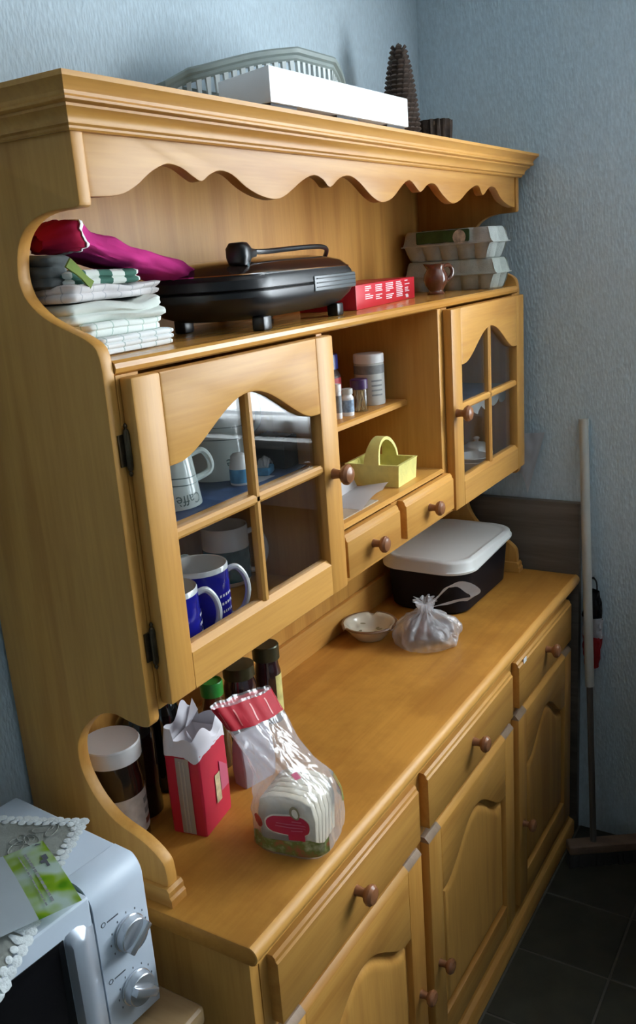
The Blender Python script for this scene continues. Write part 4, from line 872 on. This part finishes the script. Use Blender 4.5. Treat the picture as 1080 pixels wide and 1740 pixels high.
B().grid(lambda u, v: (.012+.024*u, -hd*1.055-.0010, .050+.055*v-.02*u*v), 4, 4).build('white_print', 'pink_print', t)

# jars and bottles at the back of the worktop
M('dark_glass', (.006, .006, .006), .07, spec=.6); M('choco', (.018, .010, .007), .12, coat=.5); M('label_white', (.58, .57, .55), .55, var=.15, vscale=90); M('label_brown', (.20, .05, .03), .5, var=.5, vscale=80)
t = thing('spread_jar', 'dark spread jar with white lid behind the curved side panel', 'jar', (.088, -.082, ZK))
B().lathe([(0, 0), (.040, 0), (.043, .004), (.043, .112), (.040, .128), (.039, .148)], 36).build('jar', 'choco', t)
B().lathe([(.040, .146), (.0455, .147), (.0455, .172), (.044, .1745), (.040, .1735), (0, .1735)], 36).build('lid', 'white_plastic', t)
B().grid(lambda u, v: (.0435*math.cos(2*PI*u), .0435*math.sin(2*PI*u), .020+.070*v), 48, 1, True).build('label', 'label_white', t)
for k in range(3): B().grid(lambda u, v: (.0438*math.cos(R(285)+.7*u), .0438*math.sin(R(285)+.7*u), .030+.018*k+.010*v), 12, 1).build('label_print', 'label_brown' if k == 0 else 'grey_print', t)
def bottle(label, loc, prof, mat, cap=None, capm=None, lab=None, labm=None, name='bottle', cat='bottle'):
    t = thing(name, label, cat, loc)
    B().lathe(prof, 28).build('glass_body', mat, t, ang=50)
    if cap: B().lathe(cap, 24).build('cap', capm, t)
    if lab: B().grid(lambda u, v: (lab[0]*math.cos(lab[3]+lab[4]*u), lab[0]*math.sin(lab[3]+lab[4]*u), lab[1]+(lab[2]-lab[1])*v), 30, 1, lab[4] > 6).build('label', labm, t)
    return t
M('cap_green', (.02, .26, .03), .35); M('brown_liquid', (.10, .045, .015), .15, coat=.5); M('cap_dark', (.05, .055, .03), .3, .5); M('label_yellow', (.66, .60, .22), .5, var=.3, vscale=50); M('plum_glass', (.030, .012, .014), .08, coat=.5)
bottle('black square-shouldered bottle standing between the spread jar and the flour bag', (.158, -.062, ZK), [(0, 0), (.030, 0), (.033, .003), (.033, .150), (.026, .168), (.016, .180), (.0155, .215)], 'dark_glass', [(.0165, .200), (.018, .201), (.018, .226), (0, .227)], 'black_plastic')
bottle('black glass bottle at the back behind the flour bag', (.240, -.050, ZK), [(0, 0), (.030, 0), (.032, .003), (.032, .140), (.024, .165), (.014, .180), (.0135, .225)], 'dark_glass', [(.0145, .212), (.016, .213), (.016, .238), (0, .239)], 'black_plastic')
bottle('small brown sauce bottle with bright green cap at the back', (.330, -.090, ZK), [(0, 0), (.026, 0), (.028, .003), (.026, .090), (.021, .118), (.017, .132), (.017, .142)], 'brown_liquid', [(.0175, .138), (.0205, .139), (.0205, .162), (.019, .165), (.016, .162), (0, .162)], 'cap_green')
bottle('dark plum jar with shiny facets beside the green capped bottle', (.425, -.078, ZK), [(0, 0), (.028, 0), (.031, .004), (.031, .110), (.028, .122), (.026, .130)], 'plum_glass', [(.027, .128), (.030, .129), (.030, .152), (0, .153)], 'cap_dark', name='jar', cat='jar')
bottle('jar with dark olive lid and pale yellow label under the hutch', (.505, -.085, ZK), [(0, 0), (.024, 0), (.026, .004), (.026, .105), (.023, .118), (.022, .132)], 'plum_glass', [(.023, .130), (.0265, .131), (.0265, .158), (.025, .160), (0, .160)], 'cap_dark', (.0265, .020, .100, R(250), 1.6), 'label_yellow', 'jar', 'jar')
M('lilac_pack', (.42, .38, .42), .5, var=.1)
t = thing('paper_packet', 'lilac grey paper packet standing between the flour bag and the jars', 'packet', (.318, -.178, ZK), R(-15))
B().loft([rr(.034, .016, .004, 3, 0), rr(.036, .019, .006, 3, .03), rr(.035, .014, .004, 3, .075), rr(.036, .002, .001, 3, .098)]).build('packet', 'lilac_pack', t)

# ------------------------------------------------------------------ microwave on a small table
MO = (-.072, -.287, .702); MR = R(-4.5)
M('mw_white', (.50, .57, .65), .42, 0, spec=.4); M('mw_silver', (.50, .55, .62), .28, .55); M('mw_door_glass', (.006, .006, .007), .08); M('knob_silver', (.55, .57, .60), .22, .75); M('print_dark', (.08, .09, .11), .5); M('seam_line', (.30, .33, .38), .5)
tt = thing('microwave_table', 'small wooden table carrying the microwave beside the sideboard', 'table', (-.30, -.165, 0))
B().box(-.30, .258, -.172, .172, .668, .701, .010, 3).build('table_top', 'table_wood', tt)
for x in (-.265, .222):
    for y in (-.135, .135): B().box(x-.02, x+.02, y-.02, y+.02, 0, .668, .003).build('leg', 'table_wood', tt)
for y in (-.135, .135): B().box(-.245, .202, y-.010, y+.010, .60, .668).build('apron', 'table_wood', tt)
mw = thing('microwave', 'white microwave oven with two silver dials on the small table', 'microwave', MO, MR)
Wm, Dm, Hm = .42, .262, .243
B().box(-Wm, -.001, .030, Dm, .010, Hm, .006, 3).build('housing', 'mw_white', mw)
for x in (-.38, -.035):
    for y in (.06, .22): B().lathe([(0, 0), (.012, 0), (.012, .011), (0, .011)], 14, (x, y, 0)).build('foot', 'dark_rubber', mw)
def panel_prof(x):
    r = .030; return [(x, .034, .012), (x, .004, .012), (x, .0, .016)]+[(x, r-r*math.cos(R(a)), Hm-r+.0006+r*math.sin(R(a))) for a in range(0, 91, 9)]+[(x, .046, Hm+.0006)]
def shrink(p, cx, k): return p
pp = [panel_prof(x) for x in (-.086, -.004)]
q = [(x_+.004, .5*(y_+.034)*.25+y_*.75, min(z_, Hm-.002)-.002 if z_ > .1 else z_+.002) for x_, y_, z_ in pp[1]]
B().loft([pp[0], pp[1], q], True, True).build('control_panel', 'mw_white', mw, ang=50)
B().box(-Wm, -.0865, .0, .034, .012, Hm-.004, .006, 3).build('door', 'mw_white', mw)
dr = [o for o in mw.children if o.name.startswith('door')][0]
B().box(-Wm+.03, -.133, -.0012, .002, .030, Hm-.034, .0005).build('door_glass', 'mw_door_glass', dr)
hp_ = [(-.132, -.001), (-.129, -.013), (-.120, -.017), (-.110, -.015), (-.098, -.002), (-.0885, .000), (-.095, .008), (-.132, .006)]
B().loft([[(x, y, z) for x, y in hp_] for z in (.016, Hm-.045)]+[[(x, y+.006*k*k, Hm-.045+.009*k) for x, y in hp_] for k in (1, 2)]+[[(x, y+.030, Hm-.018) for x, y in hp_]], True, True).build('handle', 'mw_silver', dr, ang=50)
B().box(-Wm+.01, -.012, .046, .047, Hm-.0002, Hm+.0006).build('seam', 'mw_white', mw)
def dial(xc_, zc_, r, ang_, lab):
    k = B().lathe([(0, 0), (r*1.06, 0), (r*1.06, .003), (r, .004), (r*.94, .013), (r*.9, .014), (0, .014)], 30, (xc_, -.0005, zc_), '-y').build('dial', 'knob_silver', mw)
    b_ = B(); b_.T = Matrix.Translation((xc_, -.0135, zc_)) @ Matrix.Rotation(ang_, 4, 'Y'); b_.box(-r*.92, r*.92, -.011, .002, -.0055, .0055, .002); b_.build('grip', 'knob_silver', k)
    mk = B()
    for i in range(9):
        a = R(-120+30*i); s, c = math.sin(a), math.cos(a); mk.box(xc_+s*(r+.006)-.0007, xc_+s*(r+.006)+.0007, -.0004, .0002, zc_+c*(r+.006)-.0014, zc_+c*(r+.006)+.0014)
    mk.box(xc_-.030, xc_-.012, -.0004, .0002, zc_+r+.012, zc_+r+.0138)
    mk.tube([(xc_-.036+.0032*math.cos(2*PI*i/12), -.0001, zc_+r+.013+.0032*math.sin(2*PI*i/12)) for i in range(13)], .0005, 4)
    mk.build('dial_markings', 'print_dark', mw)
dial(-.038, .150, .0235, R(-35), 0); dial(-.040, .066, .0225, R(35), 0)

# doily draped over the microwave
TW = Matrix.Translation(MO) @ Matrix.Rotation(MR, 4, 'Z'); TI = TW.inverted()
M('linen_pale', (.50, .52, .47), .9, var=.12, vscale=35, bump=.4, bscale=250, spec=.1); M('lace_pale', (.66, .70, .70), .85, bump=.5, bscale=300, spec=.1); M('motif', (.26, .27, .24), .9)
C0 = Vector((-.052, -.172)); DA = Vector((-.38, .92)).normalized(); DB = Vector((-.90, -.44)).normalized()
def drape(a, b_, lift=0.0):
    w2 = C0+DA*a+DB*b_; l = TI @ Vector((w2.x, w2.y, MO[2])); top = Hm+.0028+lift
    rip = .0012*nz((a*40, b_*40, 2)); l.z = top+rip
    if l.y < .020:
        e = .020-l.y; r = .024
        if e < r*1.57: th = e/r; l.y = .020-r*math.sin(th); l.z = top-r*(1-math.cos(th))+rip
        else: l.y = .020-r-.003*math.sin(a*70)-.004; l.z = top-r-(e-r*1.57)
        l.y -= .010+lift
    l.y = min(l.y, Dm-.004); return l
dl = thing('lace_doily', 'pale embroidered cloth with lace border draped over the microwave', 'cloth', MO, MR)
AL, BL = .215, .36
B().grid(lambda u, v: drape(.012+(AL-.024)*u, .012+(BL-.024)*v), 36, 60).build('linen', 'linen_pale', dl, ang=80, thick=.0007)
lb = B(); rnd = random.Random(2)
def scallop(a, b_, r, lift):
    cv = lb._v(drape(a, b_, .0016+lift)); rim_ = [lb._v(drape(a+r*math.cos(2*PI*k/9), b_+r*math.sin(2*PI*k/9), .0004+lift)) for k in range(9)]
    for k in range(9): lb.bm.faces.new((cv, rim_[k], rim_[(k+1) % 9]))
for row, (ins, r) in enumerate(((.004, .0070), (.013, .0052))):
    n_ = int(BL/.0125)
    for k in range(n_+1):
        for a in (ins, AL-ins): scallop(a, .006+(BL-.012)*k/n_+.003*row, r*(.85+.3*rnd.random()), .0006*rnd.random())
    n_ = int(AL/.0125)
    for k in range(n_+1):
        for b_ in (ins, BL-ins): scallop(.006+(AL-.012)*k/n_+.003*row, b_, r*(.85+.3*rnd.random()), .0006*rnd.random())
o = lb.build('lace_border', 'lace_pale', dl, ang=80); o['kind'] = 'stuff'
mo_ = B()
for (a, b_, q, ln) in ((.060, .045, 20, .034), (.075, .052, 80, .030), (.050, .060, -40, .032), (.085, .040, 140, .026), (.070, .030, 200, .028), (.045, .040, 260, .026)):
    d = Vector((math.cos(R(q)), math.sin(R(q)))); e = Vector((-d.y, d.x)); pts = []
    for k in range(17): f = 2*PI*k/16; c_ = Vector((a, b_))+d*(ln*.5*(1+math.cos(f)))+e*(ln*.26*math.sin(f)); pts.append(drape(c_.x, c_.y, .0006))
    mo_.tube(pts, .0007, 4)
mo_.build('flower_outline', 'motif', dl)

# blister card packet lying on the doily
M('pack_white', (.66, .72, .76), .3, var=.03)
m, nt, p, N, L = newmat('pack_green'); p.inputs['Roughness'].default_value = .3
tc = N('ShaderNodeTexCoord'); n = N('ShaderNodeTexNoise'); n.inputs['Scale'].default_value = 22; n.inputs['Detail'].default_value = 2; L(tc.outputs['Object'], n.inputs[0])
cr = N('ShaderNodeValToRGB'); cr.color_ramp.elements[0].position = .36; cr.color_ramp.elements[0].color = (.13, .36, .01, 1); cr.color_ramp.elements[1].position = .66; cr.color_ramp.elements[1].color = (.62, .74, .66, 1)
e_ = cr.color_ramp.elements.new(.47); e_.color = (.34, .52, .03, 1); L(n.outputs[0], cr.inputs[0]); L(cr.outputs[0], p.inputs['Base Color'])
PZ = MO[2]+Hm+.0115
PA, PB = U(72, 1428, 'z', PZ), U(139, 1529, 'z', PZ)       # outer header edge, back and front
ex = (PB-PA); wdt = ex.length; ang_p = math.atan2(ex.y, ex.x)
pk = thing('product_packet', 'white packet with green hanging header lying on the lace cloth', 'packet', PA, ang_p)
sgn = -1 if (Matrix.Rotation(ang_p, 3, 'Z') @ Vector((0, 1, 0))).x > 0 else 1
def pz(x, y): return .0035*math.sin(PI*max(0, min(1, x/wdt)))-.030*max(0, (x-.108))**1.2-.00*y
hole = [(.036, .007), (.048, .007), (.049, .010), (.064, .010), (.064, .0135), (.054, .0135), (.053, .018), (.047, .018), (.046, .0135), (.036, .0135)]
def sheet(name, mat, x0, x1, y0, y1, dz=0.0, th=.0012, nx=16, ny=8):
    return B().grid(lambda u, v: (x0+(x1-x0)*u, sgn*(y0+(y1-y0)*v), pz(x0+(x1-x0)*u, y0+(y1-y0)*v)+dz), nx, ny).build(name, mat, pk, thick=th)
hd_ = sheet('header_card', 'pack_green', 0, wdt, 0, .052)
sheet('pouch', 'pack_white', 0, wdt, .0515, .26, .0006, .0014, 16, 16)
def flat(name, mat, pts, dz):
    b_ = B(); b_.bm.faces.new([b_._v((x, sgn*y, pz(x, y)+dz)) for x, y in pts]); return b_.build(name, mat, hd_)
flat('hanging_hole', 'print_dark', [(x, y) for x, y in hole], .0012)
tl = B(); rnd = random.Random(9)
for row, (y, h_) in enumerate(((.027, .0032), (.036, .0018))):
    x = .018
    while x < wdt-.018:
        w_ = .004+.007*rnd.random(); tl.quad(*[(xx, sgn*yy, pz(xx, yy)+.0012) for xx, yy in ((x, y), (x+w_, y), (x+w_, y+h_), (x, y+h_))]); x += w_+.0016
tl.build('header_lettering', 'grey_print', hd_)
flat('brand_corner', 'print_dark', [(.004, .010), (.008, .004), (.010, .006), (.007, .013)], .0012)
M('flower_print', (.50, .16, .10), .5, var=.7, vscale=120)
b_ = B()
for k in range(6):
    a = k*1.05; c_ = (.098+.007*math.cos(a), .095+.007*math.sin(a)); b_.bm.faces.new([b_._v((c_[0]+.006*math.cos(q), sgn*(c_[1]+.004*math.sin(q+a)), pz(c_[0], c_[1])+.0024+.0001*k)) for q in [2*PI*i/8 for i in range(8)]])
b_.build('flower_print', 'flower_print', pk)

# ------------------------------------------------------------------ right-hand corner
t = thing('grey_board', 'tall grey brown wood board standing against the wall behind the sideboard end', 'board', (XW-.014, -.205, 0))
B().box(-.012, .012, -.207, .190, 0, .996, .001).build('panel', 'greyboard', t)
M('handle_cream', (.46, .45, .40), .45, var=.12, vscale=12); M('tube_grey', (.13, .115, .10), .35, .3); M('bristle', (.03, .028, .025), .9, bump=.5, bscale=200)
pt, pb = Vector((XW-.0135, -.4155, 1.222)), Vector((1.385, -.492, .062)); md = pt.lerp(pb, .615)
t = thing('broom', 'long handled broom leaning in the corner beside the sideboard', 'broom', (pb.x, pb.y, 0)); off = Vector((pb.x, pb.y, 0))
B().tube([pt-off, pt.lerp(pb, .015)-off], .0128, 14).build('end_cap', 'handle_cream', t)
B().tube([pt.lerp(pb, .012)-off, pt.lerp(pb, .3)-off, md-off], .0120, 14).build('upper_handle', 'handle_cream', t)
B().tube([md-off, md.lerp(pb, .5)-off, pb-off], .0085, 12).build('lower_tube', 'tube_grey', t)
b_ = B(); b_.T = Matrix.Rotation(R(-57), 4, 'Z'); b_.box(-.072, .180, -.022, .022, .036, .066, .008, 3); b_.build('broom_head', 'broomwood', t)
b_ = B(); b_.T = Matrix.Rotation(R(-57), 4, 'Z'); rnd = random.Random(4)
for i in range(30):
    for j in range(5):
        x, y = -.064+.235*i/29, -.016+.032*j/4; dx, dy = rnd.uniform(-.006, .006), rnd.uniform(-.006, .006)
        b_.loft([[(x-.004, y-.004, .038), (x+.004, y-.004, .038), (x+.004, y+.004, .038), (x-.004, y+.004, .038)], [(x-.005+dx, y-.005+dy, 0), (x+.005+dx, y-.005+dy, 0), (x+.005+dx, y+.005+dy, 0), (x-.005+dx, y+.005+dy, 0)]])
o = b_.build('bristles', 'bristle', t); o['kind'] = 'stuff'
M('bag_black', (.012, .012, .014), .25); M('bag_white', (.50, .48, .50), .4); M('bag_red', (.33, .015, .02), .35)
t = thing('carrier_bag', 'crumpled black, white and red carrier bag hanging behind the broom handle', 'bag', (1.508, -.448, .530))
def cbag(z0, z1, seed, w0, w1): return lambda u, v: ((.008+.008*v)*math.cos(2*PI*u)*1.0+.004*nz((math.cos(2*PI*u)*3, math.sin(2*PI*u)*3, seed+v*3)), (w0+(w1-w0)*v)*math.sin(2*PI*u)+.009*nz((math.cos(2*PI*u)*2, math.sin(2*PI*u)*2, seed+5+v*4)), z0+(z1-z0)*v)
B().grid(cbag(0, .095, 1, .018, .027), 30, 10, True).build('red_section', 'bag_red', t, ang=40)
B().grid(cbag(.090, .150, 2, .026, .026), 30, 8, True).build('white_section', 'bag_white', t, ang=40)
B().grid(cbag(.145, .225, 3, .027, .018), 30, 10, True).build('black_section', 'bag_black', t, ang=40)
for s_ in (-.012, .012): B().tube(catmull([(0, s_, .218), (0, s_*.8, .250), (.004, 0, .262)], 4), .0022, 6).build('strap', 'bag_black', t)
B().tube([(.0215, 0, .262), (.004, 0, .258), (0, 0, .266)], .002, 6).build('wall_hook', 'chrome', t)
t = thing('plastic_sheet', 'torn piece of white plastic sticking out behind the hutch side', 'plastic', (1.500, -.266, 1.075))
def shp(u, v):
    y = .012-.062*u*(.35+.65*v); return (-.012+.022*v*u+.004*nz((u*4, v*4, 1)), y, .108*v-.028*u*(1-v)*2*(u))
M('sheet_white', (.55, .55, .57), .5)
B().grid(shp, 14, 16).build('sheet', 'sheet_white', t, ang=40, thick=.0006)
B().box(-.0195, -.0125, .006, .026, .035, .055).build('tape', 'white_card', t)
B().box(1.070, 1.090, -.4056, -.4046, .726, .738).build('price_sticker', 'white_card', base)
